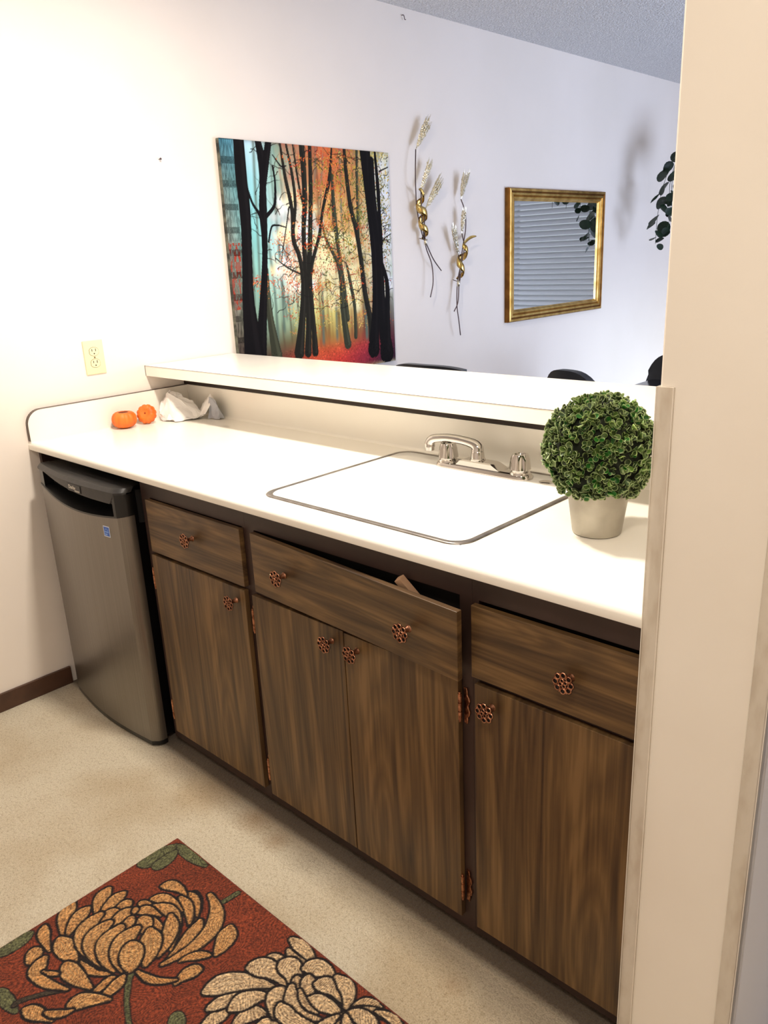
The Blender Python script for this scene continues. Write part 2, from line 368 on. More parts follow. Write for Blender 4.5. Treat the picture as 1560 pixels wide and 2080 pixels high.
# traced pattern strokes, millimetres on the rug / thousandths of the print
RUG=[('g',[1053,-340,6,1057,-323,21,1061,-305,23,1063,-285,23,1065,-264,19,1066,-241,7]),
('g',[1069,-237,4,1091,-237,14,1113,-237,16,1136,-236,16,1159,-235,12,1183,-234,5]),
('g',[1089,-319,4,1091,-311,15,1091,-300,16,1090,-288,16,1087,-273,13,1082,-255,5]),
('g',[1053,-701,4,1054,-682,16,1055,-665,18,1055,-649,18,1054,-634,14,1053,-620,5]),
('g',[1150,-737,4,1161,-734,13,1175,-733,14,1191,-731,13,1209,-731,10,1229,-730,4]),
('d',[1212,-726,4,1210,-719,4,1214,-706,4,1224,-687,4,1239,-663,4,1261,-633,4]),
('g',[1326,-520,6,1337,-535,5,1356,-549,5,1380,-565,4,1410,-580,4,1445,-595,4]),
('g',[1490,-519,4,1493,-519,13,1498,-522,15,1505,-526,16,1512,-533,13,1521,-542,5]),
('g',[1320,-236,5,1319,-245,5,1318,-255,5,1317,-266,5,1315,-277,5,1313,-288,5]),
('a',[1237,-304,3,1242,-305,4,1250,-308,7,1261,-313,9,1277,-322,9,1295,-335,6,1312,-351,2]),
('a',[1225,-336,4,1231,-336,6,1241,-337,9,1255,-339,12,1273,-343,11,1295,-353,7,1314,-367,2]),
('a',[1322,-345,5,1326,-351,7,1332,-361,12,1340,-376,17,1348,-398,15,1355,-427,10,1358,-458,3]),
('a',[1273,-283,5,1289,-287,7,1313,-295,11,1339,-312,16,1363,-344,17,1372,-399,12,1359,-468,3]),
('a',[1390,-310,6,1393,-314,9,1398,-320,14,1404,-329,20,1412,-342,18,1420,-359,12,1427,-376,3]),
('a',[1417,-387,3,1414,-389,4,1408,-394,7,1402,-400,9,1394,-410,9,1386,-423,6,1381,-439,1]),
('a',[1432,-421,4,1430,-423,6,1427,-427,10,1424,-434,14,1421,-445,13,1420,-460,8,1423,-477,2]),
('a',[1231,-313,3,1235,-313,4,1243,-313,7,1253,-315,9,1268,-319,8,1286,-328,5,1304,-341,1]),
('a',[1161,-342,5,1163,-339,7,1167,-334,11,1174,-328,14,1187,-323,12,1207,-320,7,1232,-322,1]),
('a',[1226,-334,4,1232,-334,5,1241,-335,8,1253,-337,11,1270,-342,10,1290,-352,7,1309,-365,2]),
('a',[1177,-381,4,1180,-378,6,1185,-372,10,1194,-365,13,1210,-358,11,1235,-354,6,1265,-355,1]),
('a',[1167,-408,3,1168,-407,4,1170,-405,6,1173,-403,8,1178,-400,7,1185,-396,5,1193,-393,1]),
('a',[1066,-434,5,1068,-438,8,1071,-445,12,1076,-454,16,1085,-467,14,1100,-481,8,1118,-494,2]),
('a',[1108,-417,5,1108,-421,7,1109,-428,11,1110,-438,15,1113,-451,13,1117,-467,9,1123,-483,2]),
('a',[1147,-425,4,1147,-426,6,1146,-428,9,1144,-432,13,1143,-438,12,1141,-445,8,1140,-453,2]),
('a',[1044,-515,5,1046,-519,8,1050,-526,13,1057,-535,16,1070,-548,14,1091,-562,8,1116,-575,2]),
('a',[1085,-498,5,1086,-502,7,1087,-509,12,1091,-519,16,1098,-533,14,1110,-551,9,1126,-568,2]),
('a',[1058,-591,4,1062,-593,6,1067,-597,9,1076,-601,12,1091,-606,10,1112,-611,6,1135,-615,1]),
('a',[1103,-636,4,1105,-637,6,1109,-638,10,1115,-640,15,1121,-644,15,1128,-651,11,1133,-658,3]),
('a',[1145,-631,6,1148,-638,9,1154,-647,14,1164,-657,16,1184,-662,11,1217,-655,9,1259,-635,2]),
('a',[1198,-587,2,1205,-587,3,1216,-587,6,1231,-585,8,1250,-581,8,1273,-570,6,1294,-556,2]),
('a',[1121,-585,6,1125,-585,9,1134,-586,15,1146,-587,20,1164,-589,19,1188,-590,12,1213,-592,3]),
('a',[1196,-606,5,1200,-607,8,1208,-608,13,1220,-609,18,1239,-608,17,1265,-605,12,1294,-600,3]),
('a',[1309,-555,3,1309,-557,4,1308,-561,7,1308,-568,9,1309,-578,8,1310,-593,6,1313,-609,1]),
('a',[1322,-540,4,1323,-544,5,1326,-550,9,1329,-558,12,1332,-571,11,1333,-585,8,1331,-600,2]),
('a',[1300,-648,5,1301,-645,8,1303,-639,12,1307,-631,17,1315,-620,15,1331,-604,10,1351,-587,2]),
('a',[1238,-715,4,1241,-714,6,1246,-711,10,1255,-708,14,1268,-703,13,1286,-696,8,1306,-689,2]),
('a',[1278,-690,2,1281,-688,3,1287,-685,5,1294,-681,7,1302,-673,7,1310,-663,5,1315,-650,1]),
('a',[1334,-513,2,1341,-512,3,1351,-511,5,1364,-508,7,1382,-501,7,1400,-487,5,1416,-469,1]),
('a',[1208,-630,1,1207,-631,2,1204,-633,3,1200,-636,4,1194,-640,4,1186,-644,2,1176,-648,1]),
('a',[1200,-395,5,1207,-389,8,1221,-380,12,1240,-374,14,1268,-376,11,1304,-397,8,1340,-435,2]),
('a',[1189,-424,4,1189,-421,5,1191,-417,9,1194,-412,12,1203,-406,10,1218,-401,6,1238,-397,1]),
('a',[1223,-415,3,1230,-414,4,1241,-415,6,1256,-417,8,1277,-423,8,1303,-436,5,1327,-454,1]),
('a',[1254,-380,4,1261,-383,6,1271,-389,11,1285,-398,15,1301,-413,15,1319,-435,10,1333,-461,3]),
('a',[1144,-457,4,1144,-460,6,1143,-464,10,1142,-470,13,1141,-481,12,1142,-495,8,1144,-511,2]),
('a',[1175,-434,5,1173,-436,7,1172,-441,12,1170,-448,16,1169,-458,15,1171,-472,10,1175,-487,2]),
('a',[1190,-443,3,1192,-445,5,1194,-449,8,1198,-454,11,1202,-460,10,1209,-469,7,1215,-476,2]),
('a',[1173,-423,2,1173,-423,2,1174,-424,4,1176,-425,5,1178,-428,5,1180,-431,3,1183,-434,1]),
('a',[1212,-431,6,1215,-431,8,1218,-430,12,1224,-431,15,1232,-433,15,1241,-439,11,1251,-448,3]),
('a',[1126,-488,7,1127,-498,10,1131,-514,16,1142,-533,20,1165,-552,15,1209,-563,8,1267,-562,2]),
('a',[1165,-486,7,1165,-496,11,1168,-511,17,1177,-528,22,1195,-546,16,1230,-556,9,1277,-555,2]),
('a',[1197,-477,9,1200,-486,13,1206,-499,20,1215,-514,26,1233,-530,20,1260,-543,11,1293,-546,3]),
('a',[1229,-452,7,1230,-461,11,1232,-475,17,1238,-491,22,1252,-511,18,1275,-527,10,1307,-536,2]),
('a',[1255,-435,6,1260,-438,9,1270,-442,15,1282,-449,22,1298,-460,21,1316,-475,14,1332,-493,4]),
('a',[1258,-485,7,1262,-487,11,1269,-490,18,1279,-495,24,1291,-503,23,1306,-512,16,1320,-523,4]),
('b',[1631,-418,4,1633,-415,5,1636,-411,9,1643,-406,11,1653,-400,10,1669,-396,6,1688,-396,1]),
('b',[1559,-443,4,1558,-446,6,1556,-452,10,1554,-460,14,1552,-472,13,1551,-489,8,1551,-506,2]),
('b',[1619,-398,4,1615,-400,6,1609,-405,11,1602,-412,15,1596,-425,14,1595,-442,9,1601,-463,2]),
('b',[1488,-445,7,1490,-437,11,1493,-426,18,1501,-410,24,1518,-389,22,1546,-365,14,1584,-345,3]),
('b',[1526,-465,4,1526,-460,6,1529,-452,10,1533,-439,13,1544,-419,12,1562,-389,8,1588,-356,2]),
('b',[1561,-435,5,1561,-430,8,1562,-421,13,1564,-410,19,1570,-396,17,1580,-380,11,1595,-366,3]),
('b',[1525,-312,4,1527,-310,6,1529,-307,10,1532,-303,14,1538,-298,13,1547,-292,8,1558,-286,2]),
('b',[1539,-264,3,1543,-265,5,1550,-266,8,1559,-268,12,1572,-269,11,1587,-268,8,1602,-264,2]),
('b',[1523,-241,5,1528,-240,7,1538,-240,11,1551,-239,15,1568,-241,13,1590,-245,8,1610,-252,2]),
('b',[1511,-348,7,1514,-343,11,1520,-337,17,1530,-330,22,1547,-323,19,1573,-321,12,1604,-325,3]),
('b',[1557,-298,7,1560,-295,11,1566,-293,17,1574,-291,22,1586,-293,19,1599,-302,13,1612,-319,3]),
('b',[1602,-271,6,1605,-267,9,1610,-261,15,1618,-255,20,1631,-249,17,1651,-248,11,1675,-253,2]),
('b',[1604,-337,5,1604,-341,7,1604,-347,12,1606,-355,16,1612,-365,14,1625,-378,8,1643,-390,2]),
('b',[1607,-297,3,1608,-298,4,1610,-301,7,1613,-304,9,1618,-307,8,1626,-310,5,1634,-312,1]),
('b',[1624,-280,4,1626,-282,6,1629,-286,10,1634,-291,14,1642,-298,12,1653,-305,8,1665,-310,2]),
('b',[1650,-281,6,1653,-279,8,1658,-275,13,1666,-270,17,1680,-267,15,1700,-268,10,1722,-275,2]),
('b',[1670,-242,5,1676,-242,7,1686,-242,11,1698,-244,15,1713,-251,13,1727,-265,9,1737,-285,2]),
('b',[1674,-300,2,1677,-298,3,1682,-295,4,1690,-292,6,1701,-289,5,1717,-288,3,1736,-290,1]),
('b',[1666,-319,5,1668,-317,8,1674,-313,12,1682,-309,17,1696,-304,15,1718,-299,10,1743,-297,2]),
('b',[1614,-319,5,1619,-325,7,1628,-332,11,1641,-340,15,1660,-345,14,1686,-344,10,1714,-332,2]),
('b',[1634,-314,2,1638,-316,2,1645,-320,4,1654,-324,5,1667,-328,5,1683,-329,3,1699,-326,1]),
('b',[1630,-363,5,1634,-366,7,1640,-368,12,1650,-370,16,1666,-370,15,1689,-363,11,1715,-349,3]),
('b',[1787,-234,3,1783,-235,4,1776,-236,7,1767,-239,9,1757,-245,9,1749,-255,6,1744,-269,1]),
('b',[1815,-241,2,1810,-242,3,1802,-243,5,1792,-245,7,1778,-250,6,1761,-261,4,1746,-275,1]),
('b',[1818,-283,5,1812,-281,7,1804,-278,12,1793,-275,17,1778,-273,16,1761,-276,11,1747,-284,3]),
('b',[1847,-237,3,1843,-237,4,1836,-236,6,1827,-236,9,1814,-237,8,1799,-241,5,1786,-246,1]),
('b',[1764,-330,2,1762,-327,3,1758,-323,5,1753,-316,7,1747,-308,6,1742,-299,4,1739,-291,1]),
('b',[1744,-376,4,1742,-372,6,1739,-366,10,1736,-357,14,1733,-343,13,1732,-324,9,1736,-303,2]),
('b',[1800,-328,3,1796,-326,5,1790,-322,8,1782,-317,12,1771,-310,11,1757,-300,7,1745,-291,2])]
TRUNKS=[(1,[174,1001,5.1,164,808,5.9,155,577,5.3,141,336,5.4]),
(1,[262,1001,5.2,258,811,3.8,270,578,5.5,264,218,7.3]),
(1,[278,858,3.8,266,578,3.9,285,268,4.9]),
(1,[308,859,3.1,314,579,4,295,332,3.2]),
(1,[213,590,5.4,224,427,5.5,225,271,7.2,219,169,8.1]),
(1,[518,580,4.2,510,358,5.1,499,140,6.1]),
(1,[592,421,4.4,592,290,5.3,588,149,5.4]),
(1,[121,577,3.7,110,337,3.8]),
(1,[29,964,14,17,634,12.3,-9,92,11.4]),
(1,[792,582,4.5,793,318,6.5,795,138,8.5]),
(1,[572,1000,3.3,531,763,3.3,509,518,2.5]),
(1,[525,1008,3.2,502,821,3.3]),
(1,[671,988,5,662,706,6,673,453,4.4]),
(2,[614,885,7.5,615,705,13.7,631,549,11.3,652,388,12.5,665,241,15.4]),
(2,[533,679,5,561,593,7.6,615,511,11.3,636,421,13.3,637,289,16.1,658,118,22.9]),
(2,[680,485,6.2,701,387,9.9,718,286,10.1,715,149,11.1]),
(2,[782,998,7.8,773,833,7,768,646,8.1,771,517,6.3]),
(2,[187,488,11.6,182,397,17.5,189,272,17.8,209,111,30.4]),
(3,[318,999,5.3,333,872,9.3,359,734,10.7,356,609,12,382,542,12.2,396,456,13.2,392,361,17.5,369,233,20.9,341,109,29.5]),
(3,[352,996,5.4,375,874,7.8,381,758,7.9,362,663,8]),
(3,[390,999,3.9,408,847,5.5,425,760,4.8]),
(3,[441,997,16.6,443,877,15.2,437,760,14.5,419,640,13,417,518,14.8,419,392,15.4,411,231,16.9,396,106,21.3]),
(3,[488,1000,10.4,478,820,12.2,462,671,13.1,451,580,14,437,455,15,439,328,12.7,442,197,15.4,441,103,19.9]),
(3,[621,997,5,596,867,10,546,740,8.3,512,623,9.2,463,518,10,435,436,11.7]),
(3,[344,745,3.1,276,518,1.6]),
(3,[246,533,2,306,493,2.8,380,462,3.7]),
(3,[701,996,9.3,707,890,12,725,745,13.1,755,645,14.3,776,517,14.5,795,351,16.7,826,214,19.9,840,79,36.2]),
(4,[838,996,35.4,846,866,27.8,857,711,21,870,583,21.3,873,417,21.7,861,247,24.8,839,72,41.1]),
(4,[877,959,18.8,878,774,23.7,907,583,24.4,910,417,24.8,914,245,30.1,936,44,49.8]),
(4,[905,997,7.2,917,838,11.9,921,712,11.1,926,583,12.2]),
(4,[927,484,10.4,957,382,14.5,947,209,20.6,937,59,32.8]),
(4,[199,1000,16.2,215,905,23.1,206,821,18,197,729,21.2,192,607,16.1,183,518,15.4,159,366,20.2,132,211,28.2,110,84,35.6]),
(4,[254,998,16.4,229,905,16.5,216,838,11.3]),
(4,[114,844,4.4,141,762,5.2,173,717,6.8,191,671,8.3]),
(4,[268,908,4.5,274,857,4.9,272,801,5.7,260,748,6.9,214,707,8.4]),
(4,[214,602,4.2,236,661,3.8,267,670,3.1,317,661,2]),
(4,[272,952,1.9,313,910,3.1,344,912,1.5]),
(3,[1003,630,1.9,945,603,2.8,916,563,3.8]),
(3,[993,935,2.3,929,913,3.2]),
(4,[99,1001,26.4,97,860,29.7,100,692,27.3,88,518,27,76,338,33.5,85,73,59.2])]
ORN={'A':{'stems':[[[1.9962,1.9097],[1.9784,1.8225],[1.9823,1.7299],[2.0022,1.6411],[2.0367,1.5341],[2.0568,1.4847],[2.0947,1.4174],[2.1621,1.3614]],[[2.0254,1.7309],[2.0147,1.6677],[2.0196,1.604],[2.0455,1.5339],[2.0651,1.4681],[2.0893,1.3953],[2.0877,1.3111],[2.0719,1.2382]],[[2.0506,1.6494],[2.0358,1.6147],[2.0379,1.5611],[2.0569,1.4875]]],'heads':[[[1.998,1.9123],[2.083,2.0615],0.0762],[[2.0237,1.7335],[2.0865,1.876],0.052],[[2.0523,1.6495],[2.1638,1.8033],0.0749]],'ribbon':[[1.9891,1.7275],[2.0234,1.7256],[2.0442,1.705],[2.0123,1.6729],[1.9784,1.6489],[1.9883,1.6226],[2.0391,1.5879],[2.0513,1.5636],[2.0069,1.5559],[1.9969,1.5292],[2.0225,1.5126],[2.044,1.4986]],'collar':[2.0485,1.4986]},'B':{'stems':[[[2.3339,1.699],[2.354,1.6378],[2.3632,1.5584],[2.3534,1.4725],[2.328,1.3572],[2.3046,1.2879],[2.2846,1.2005],[2.2596,1.1547]],[[2.338,1.5359],[2.3435,1.4727],[2.3353,1.4152],[2.3177,1.3401],[2.3044,1.2821],[2.2861,1.1825],[2.2901,1.1042],[2.3104,1.0294]],[[2.3062,1.4334],[2.3166,1.3751],[2.3067,1.2937]]],'heads':[[[2.3358,1.6991],[2.3543,1.8345],0.0824],[[2.336,1.5359],[2.3377,1.6545],0.0471],[[2.3062,1.4334],[2.2424,1.5734],0.0608]],'ribbon':[[2.4346,1.5161],[2.3891,1.5122],[2.344,1.4929],[2.3235,1.4617],[2.3426,1.4323],[2.3923,1.4104],[2.3767,1.3845],[2.3164,1.3693],[2.2812,1.3359],[2.2903,1.3092],[2.3247,1.2986],[2.3026,1.288]],'collar':[2.3027,1.291]}}

# ------------------------------------------------------------------ clear corner guards on the partition end
def guard(name, xa, xb, xs, label, hz, side):
    t = thing(name, ((xa+xb)/2, PY0-.002, 0), label, 'corner guard')
    bm = bmesh.new(); box(bm, xa, xb, PY0-.0042, PY0-.0002, 0, hz, bev=.0006, seg=1); build('front_wing', bm, M_CLEAR, t)
    bm = bmesh.new(); box(bm, xs-.003, xs+.0005, PY0-.0042, PY0+.022, 0, hz, bev=.0006, seg=1)
    build('side_wing', bm, M_CLEAR, t)
    bm = bmesh.new()
    for x in (xa+.0002, xb-.0012): box(bm, x, x+.001, PY0-.0052, PY0-.0043, 0, hz)
    build('edge_ridge', bm, M_CLEARE, t)
guard('corner_guard', PX0-.0035, PX0+.022, PX0-.0005, 'clear plastic corner guard on the wall edge beside the countertop', 1.262, -1)
guard('corner_guard', PX1-.022, PX1+.0035, PX1+.003, 'clear plastic corner guard on the far right edge of the wall end', 1.262, 1)

# ------------------------------------------------------------------ base cabinets
YS = 0.030     # face frame front
YD = 0.015     # door front
def knob(parent, x, z, y=None, tilt=0.0):
    y = YD if y is None else y
    bm = bmesh.new()
    U = Vector((1, 0, 0)); V = Vector((0, 0, 1)); c = Vector((x, y-.024, z))
    # stem
    tube(bm, [(x, y+.0005, z), (x, y-.006, z), (x, y-.016, z), (x, y-.022, z)], [.0085, .005, .005, .012], 12)
    # dished scalloped backing
    n = 32; loops = []
    for r, dy in ((.002, 0.0), (.012, .0015), (.018, .001), (.0205, -.0005)):
        loops.append([c+Vector(((r*(1+.07*math.cos(8*2*math.pi*k/n)*(r > .015)))*math.cos(2*math.pi*k/n), dy, (r*(1+.07*math.cos(8*2*math.pi*k/n)*(r > .015)))*math.sin(2*math.pi*k/n))) for k in range(n)])
    loft(bm, loops, True, True, False, 1)
    for k in range(8):
        a = 2*math.pi*k/8; d = U*math.cos(a)+V*math.sin(a)
        torus(bm, c+d*.0150+Vector((0, -.0015, 0)), U, V, .0049, .00115, 12, 5)
        a2 = a+math.pi/8; d2 = U*math.cos(a2)+V*math.sin(a2)
        tube(bm, [c+d2*.009+Vector((0, -.002, 0)), c+d2*.019+Vector((0, -.0015, 0))], [.0007, .0011], 5)
    for k in range(4):
        a = 2*math.pi*k/4+.4; d = U*math.cos(a)+V*math.sin(a)
        torus(bm, c+d*.0052+Vector((0, -.002, 0)), U, V, .0034, .001, 10, 5)
    bmesh.ops.create_uvsphere(bm, u_segments=8, v_segments=6, radius=.0022, matrix=Matrix.Translation(c+Vector((0, -.003, 0))))
    return build('knob', bm, [M_COPPER, M_COPPERD], parent, smooth=50)
def hinge(parent, x, z, side, big=False):
    bm = bmesh.new(); h = .030
    xb = x + side*.0035
    for k in range(3): 
        z0 = z-h+k*2*h/3
        tube(bm, [(xb, YD+.001, z0+.001), (xb, YD+.001, z0+2*h/3-.001)], .0038, 10)
    tube(bm, [(xb, YD+.001, z-h-.004), (xb, YD+.001, z+h+.004)], .0024, 8)
    # ornate leaf on the face frame
    n = 26; a = []; b_ = []
    for i in range(n+1):
        t = i/n; zz = z-.040+.080*t
        w = .0085+.002*math.cos(t*6*math.pi)+(.0015 if .2 < t < .8 else 0)
        if t < .12 or t > .88: w *= .45+4*min(t, 1-t)
        a.append(Vector((xb+side*.002, YS-.0025, zz))); b_.append(Vector((xb+side*(.004+w), YS-.0025, zz)))
    va = [bm.verts.new(p) for p in a]; vb = [bm.verts.new(p) for p in b_]
    va2 = [bm.verts.new(p+Vector((0, .0025, 0))) for p in a]; vb2 = [bm.verts.new(p+Vector((0, .0025, 0))) for p in b_]
    for i in range(n):
        bm.faces.new((va[i], vb[i], vb[i+1], va[i+1])); bm.faces.new((vb[i], vb2[i], vb2[i+1], vb[i+1])); bm.faces.new((va[i], va[i+1], va2[i+1], va2[i])); bm.faces.new((va2[i], va2[i+1], vb2[i+1], vb2[i]))
    bm.faces.new((va[0], va2[0], vb2[0], vb[0])); bm.faces.new((va[n], vb[n], vb2[n], va2[n]))
    # rope edge on the outer side of the leaf
    tube(bm, [p+Vector((0, -.001, 0)) for p in b_], [.0016+.0006*math.sin(i*2.2) for i in range(n+1)], 6)
    return build('hinge', bm, [M_COPPER], parent, smooth=50)
def panel(name, parent, x0, x1, z0, z1, m, corners=None):
    bm = bmesh.new(); box(bm, x0, x1, YD, YS-.0008, z0, z1)
    # chamfered finger-groove edge at the back of the panel top
    bmesh.ops.bevel(bm, geom=[e for e in bm.edges], offset=.0012, segments=2, profile=.5, affect='EDGES')
    if corners:
        for v in bm.verts:
            s = (v.co.x-x0)/(x1-x0); t = (v.co.z-z0)/(z1-z0)
            (a, b_, c, d) = corners  # (dx,dy,dz) at BL, BR, TR, TL
            w = ((1-s)*(1-t), s*(1-t), s*t, (1-s)*t)
            v.co += sum((Vector(q)*ww for q, ww in zip((a, b_, c, d), w)), Vector((0, 0, 0)))
    o = build(name, bm, m, parent)
    return o
def cabinet(x0, x1, label, opening, stile_l, stile_r, mid=None):
    t = thing('base_cabinet', ((x0+x1)/2, .3, 0), label, 'cabinet', 'walnut base cabinets under the counter')
    bm = bmesh.new()
    sl, sr = stile_l, stile_r
    box(bm, x0, x0+sl, YS, YS+.02, .026, .874); box(bm, x1-sr, x1, YS, YS+.02, .026, .874)
    for z0, z1 in ((.026, .075), (.640, .668), (.824, .874)): box(bm, x0+sl, x1-sr, YS, YS+.02, z0, z1)
    build('face_frame', bm, M_FRAME, t)
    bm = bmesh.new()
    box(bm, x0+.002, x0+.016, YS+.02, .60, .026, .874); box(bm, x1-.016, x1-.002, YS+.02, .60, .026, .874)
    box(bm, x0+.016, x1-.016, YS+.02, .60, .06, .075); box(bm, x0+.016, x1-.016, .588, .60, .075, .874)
    box(bm, x0+.016, x1-.016, .064, .068, .60, .874)  # added black board, the openings' shade put into its colour
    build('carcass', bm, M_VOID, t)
    bm = bmesh.new(); box(bm, x0, x1, YS+.062, YS+.076, .0, .060); build('toe_board', bm, M_DARK, t)
    return t
c1 = cabinet(.647, 1.1295, 'walnut base cabinet with one door and one drawer, next to the small refrigerator', None, .045, .012)
d = panel('drawer_front', c1, .690, 1.124, .667, .822, M_WOODH); knob(d, .910, .752)
d = panel('door', c1, .684, 1.120, .066, .656, M_WOODV); knob(d, 1.081, .620); hinge(d, .684, .580, -1); hinge(d, .684, .142, -1)
c2 = cabinet(1.130, 1.8285, 'wide walnut sink cabinet with two doors and a tilted loose drawer front', None, .034, .030)
d = panel('drawer_front', c2, 1.168, 1.802, .667, .821, M_WOODH, ((0, 0, 0), (.022, -.027, -.004), (.037, -.046, .000), (0, -.001, .001)))
setp(d, 'false drawer front leaning out of its opening at the right')
kk = knob(d, 1.295, .744, y=YD-.008); kk = knob(d, 1.708, .744, y=YD-.036)
d = panel('door', c2, 1.150, 1.477, .062, .653, M_WOODV); knob(d, 1.438, .617); hinge(d, 1.150, .580, -1); hinge(d, 1.150, .138, -1)
d = panel('door', c2, 1.480, 1.802, .062, .650, M_WOODV); knob(d, 1.520, .618); hinge(d, 1.802, .588, 1); hinge(d, 1.802, .143, 1)
bm = bmesh.new()
vs = box(bm, 0, .018, 0, .016, -.09, .045, bev=.001)
bmesh.ops.transform(bm, matrix=Matrix.Translation((1.676, .018, .787)) @ Matrix.Rotation(math.radians(-32), 4, 'Y') @ Matrix.Rotation(math.radians(20), 4, 'X'), verts=bm.verts)
setp(build('wood_stick', bm, M_STICK, c2), 'pale wood stick propped behind the loose drawer front')
c3 = cabinet(1.829, PX0-.001, 'walnut base cabinet with one door and one drawer, against the wall end', None, .015, .01)
d = panel('drawer_front', c3, 1.836, 2.184, .667, .818, M_WOODH); knob(d, 2.050, .741)
d = panel('door', c3, 1.843, 2.184, .060, .654, M_WOODV); knob(d, 1.884, .617)

# ------------------------------------------------------------------ countertop with side splash and backsplash
ZT = .903; YBK = .630
ct = thing('countertop', (1.09, .32, .875), 'long white laminate countertop with side splash and backsplash', 'countertop')
def prof_front(y_end):
    P = [(y_end, .876), (.020, .876), (.006, .8765), (.0015, .879), (0, .884), (0, .893)]
    for k in range(1, 7):
        a = math.radians(180-90*k/6); P.append((.0125+.0125*math.cos(a), .8925+.0125*math.sin(a)))
    P += [(.020, .9049), (.027, .9045), (.036, ZT), (y_end, ZT)]
    return P
bm = bmesh.new()
SX0, SX1, SY0, SY1 = 1.160, 1.765, .078, .597
def seg(xa, xb, P):
    loft(bm, [[(xa, y, z) for y, z in P], [(xb, y, z) for y, z in P]], True, True, True)
seg(0.0, SX0, prof_front(YBK)); seg(SX1, PX0-.001, prof_front(YBK)); seg(SX0, SX1, prof_front(SY0))
box(bm, SX0, SX1, SY1, YBK, .876, ZT)
build('top', bm, M_LAM, ct, smooth=40)
# side splash, rounded at its front upper corner
def splash_outline(y0, y1, z0, z1, r):
    P = [(y1, z0), (y1, z1)]
    for k in range(9):
        a = math.radians(90+90*k/8); P.append((y0+r+r*math.cos(a), z1-r+r*math.sin(a)))
    P.append((y0, z0)); return P
bm = bmesh.new(); P = splash_outline(.004, YBK, ZT, 1.010, .05)
loft(bm, [[(.0015, y, z) for y, z in P], [(.018, y, z) for y, z in P]], True, True, True)
build('side_splash', bm, M_LAM, ct)
bm = bmesh.new(); P1 = P[1:-1]+[(.004, ZT+.004)]
loft(bm, [[(.0002, y-.0, z+.0004) for y, z in P1], [(.0182, y-.0003, z+.0004) for y, z in P1], [(.0182, y+.0002, z-.0008) for y, z in P1]], False)
build('splash_edge', bm, M_LAMD, ct)
bm = bmesh.new(); box(bm, .018, PX0-.001, YBK, YBK+.011, ZT-.0, 1.010)
for k in range(5):  # cove at the foot
    pass
build('backsplash', bm, M_LAM, ct)
bm = bmesh.new(); L = []
for k in range(6):
    a = math.radians(90*k/5); L.append([(x, YBK-.007+.007*math.sin(a), ZT+.007-.007*math.cos(a)) for x in (.018, PX0-.001)])
loft(bm, L, False); build('cove', bm, M_LAM, ct, smooth=True)
# brown bearer strips behind and under the counter
bm = bmesh.new(); box(bm, .0005, .018, .03, .60, .80, .8755); build('wall_cleat', bm, M_FRAME, ct)

# ------------------------------------------------------------------ bar top
br = thing('bar_top', (1.09, .67, 1.062), 'raised white laminate bar top above the backsplash', 'bar top')
bm = bmesh.new(); box(bm, .001, PX0-.001, .471, .866, 1.0625, 1.1006, bev=.0015)
build('slab', bm, M_LAM, br)
bm = bmesh.new(); box(bm, .001, PX0-.001, .4701, .4712, 1.0992, 1.1002); build('edge_seam', bm, M_LAMD, br)
bm = bmesh.new(); box(bm, .0005, .0015, .47, .866, 1.063, 1.1004); build('end_seam', bm, M_LAMD, br)
bm = bmesh.new(); box(bm, .001, PX0-.001, .628, .6415, 1.0115, 1.0622); build('bearer', bm, M_DARK, br)

# ------------------------------------------------------------------ sink
sk = thing('sink', (1.46, .34, .90), 'white rectangular drop in sink with grey metal rim', 'sink')
bm = bmesh.new()
R = [rrect(1.150, 1.776, .066, .608, .045, ZT+.0004), rrect(1.1505, 1.7755, .0665, .6075, .045, ZT+.0022), rrect(1.1535, 1.7725, .0695, .6045, .043, ZT+.0036), rrect(1.162, 1.764, .078, .596, .038, ZT+.0036), rrect(1.1645, 1.7615, .0805, .5935, .037, ZT+.0016)]
loft(bm, R); build('rim', bm, M_STEELR, sk, smooth=60)
bm = bmesh.new()
bx0, bx1, by0, by1 = 1.180, 1.746, .096, .492
R = [rrect(1.1645, 1.7615, .0805, .5935, .037, ZT+.0016), rrect(1.167, 1.759, .083, .591, .036, ZT+.0034), rrect(bx0-.006, bx1+.006, by0-.006, by1+.006, .05, ZT+.0036), rrect(bx0, bx1, by0, by1, .05, ZT+.001), rrect(bx0+.006, bx1-.006, by0+.006, by1-.006, .05, ZT-.012),
     rrect(bx0+.018, bx1-.018, by0+.018, by1-.018, .055, .745), rrect(bx0+.03, bx1-.03, by0+.03, by1-.03, .06, .728), rrect(bx0+.06, bx1-.06, by0+.06, by1-.06, .05, .722)]
L = loft(bm, R)
hole = [(1.463+.045*math.cos(math.radians(45/2)+2*math.pi*k/36), .29+.045*math.sin(2*math.pi*k/36), .717) for k in range(36)]
c = Vector((1.463, .294, .717)); hv = []
for v in L[-1]:
    d_ = (v.co-c); d_.z = 0; d_.normalize(); hv.append(bm.verts.new(c+d_*.045))
for i in range(len(hv)):
    j = (i+1) % len(hv); bm.faces.new((L[-1][i], L[-1][j], hv[j], hv[i]))
build('basin', bm, M_PORC, sk, smooth=60)
bm = bmesh.new(); lathe(bm, [(.044, .7175), (.038, .716), (.030, .709), (.006, .707)], 1.463, .294, 28, cap0=False); build('drain', bm, M_CHROME, sk, smooth=True)
bm = bmesh.new(); lathe(bm, [(.017, ZT+.0036), (.017, ZT+.0056), (.013, ZT+.0072), (.002, ZT+.0078)], 1.672, .535, 24); build('hole_cover', bm, M_CHROME, sk, smooth=40)

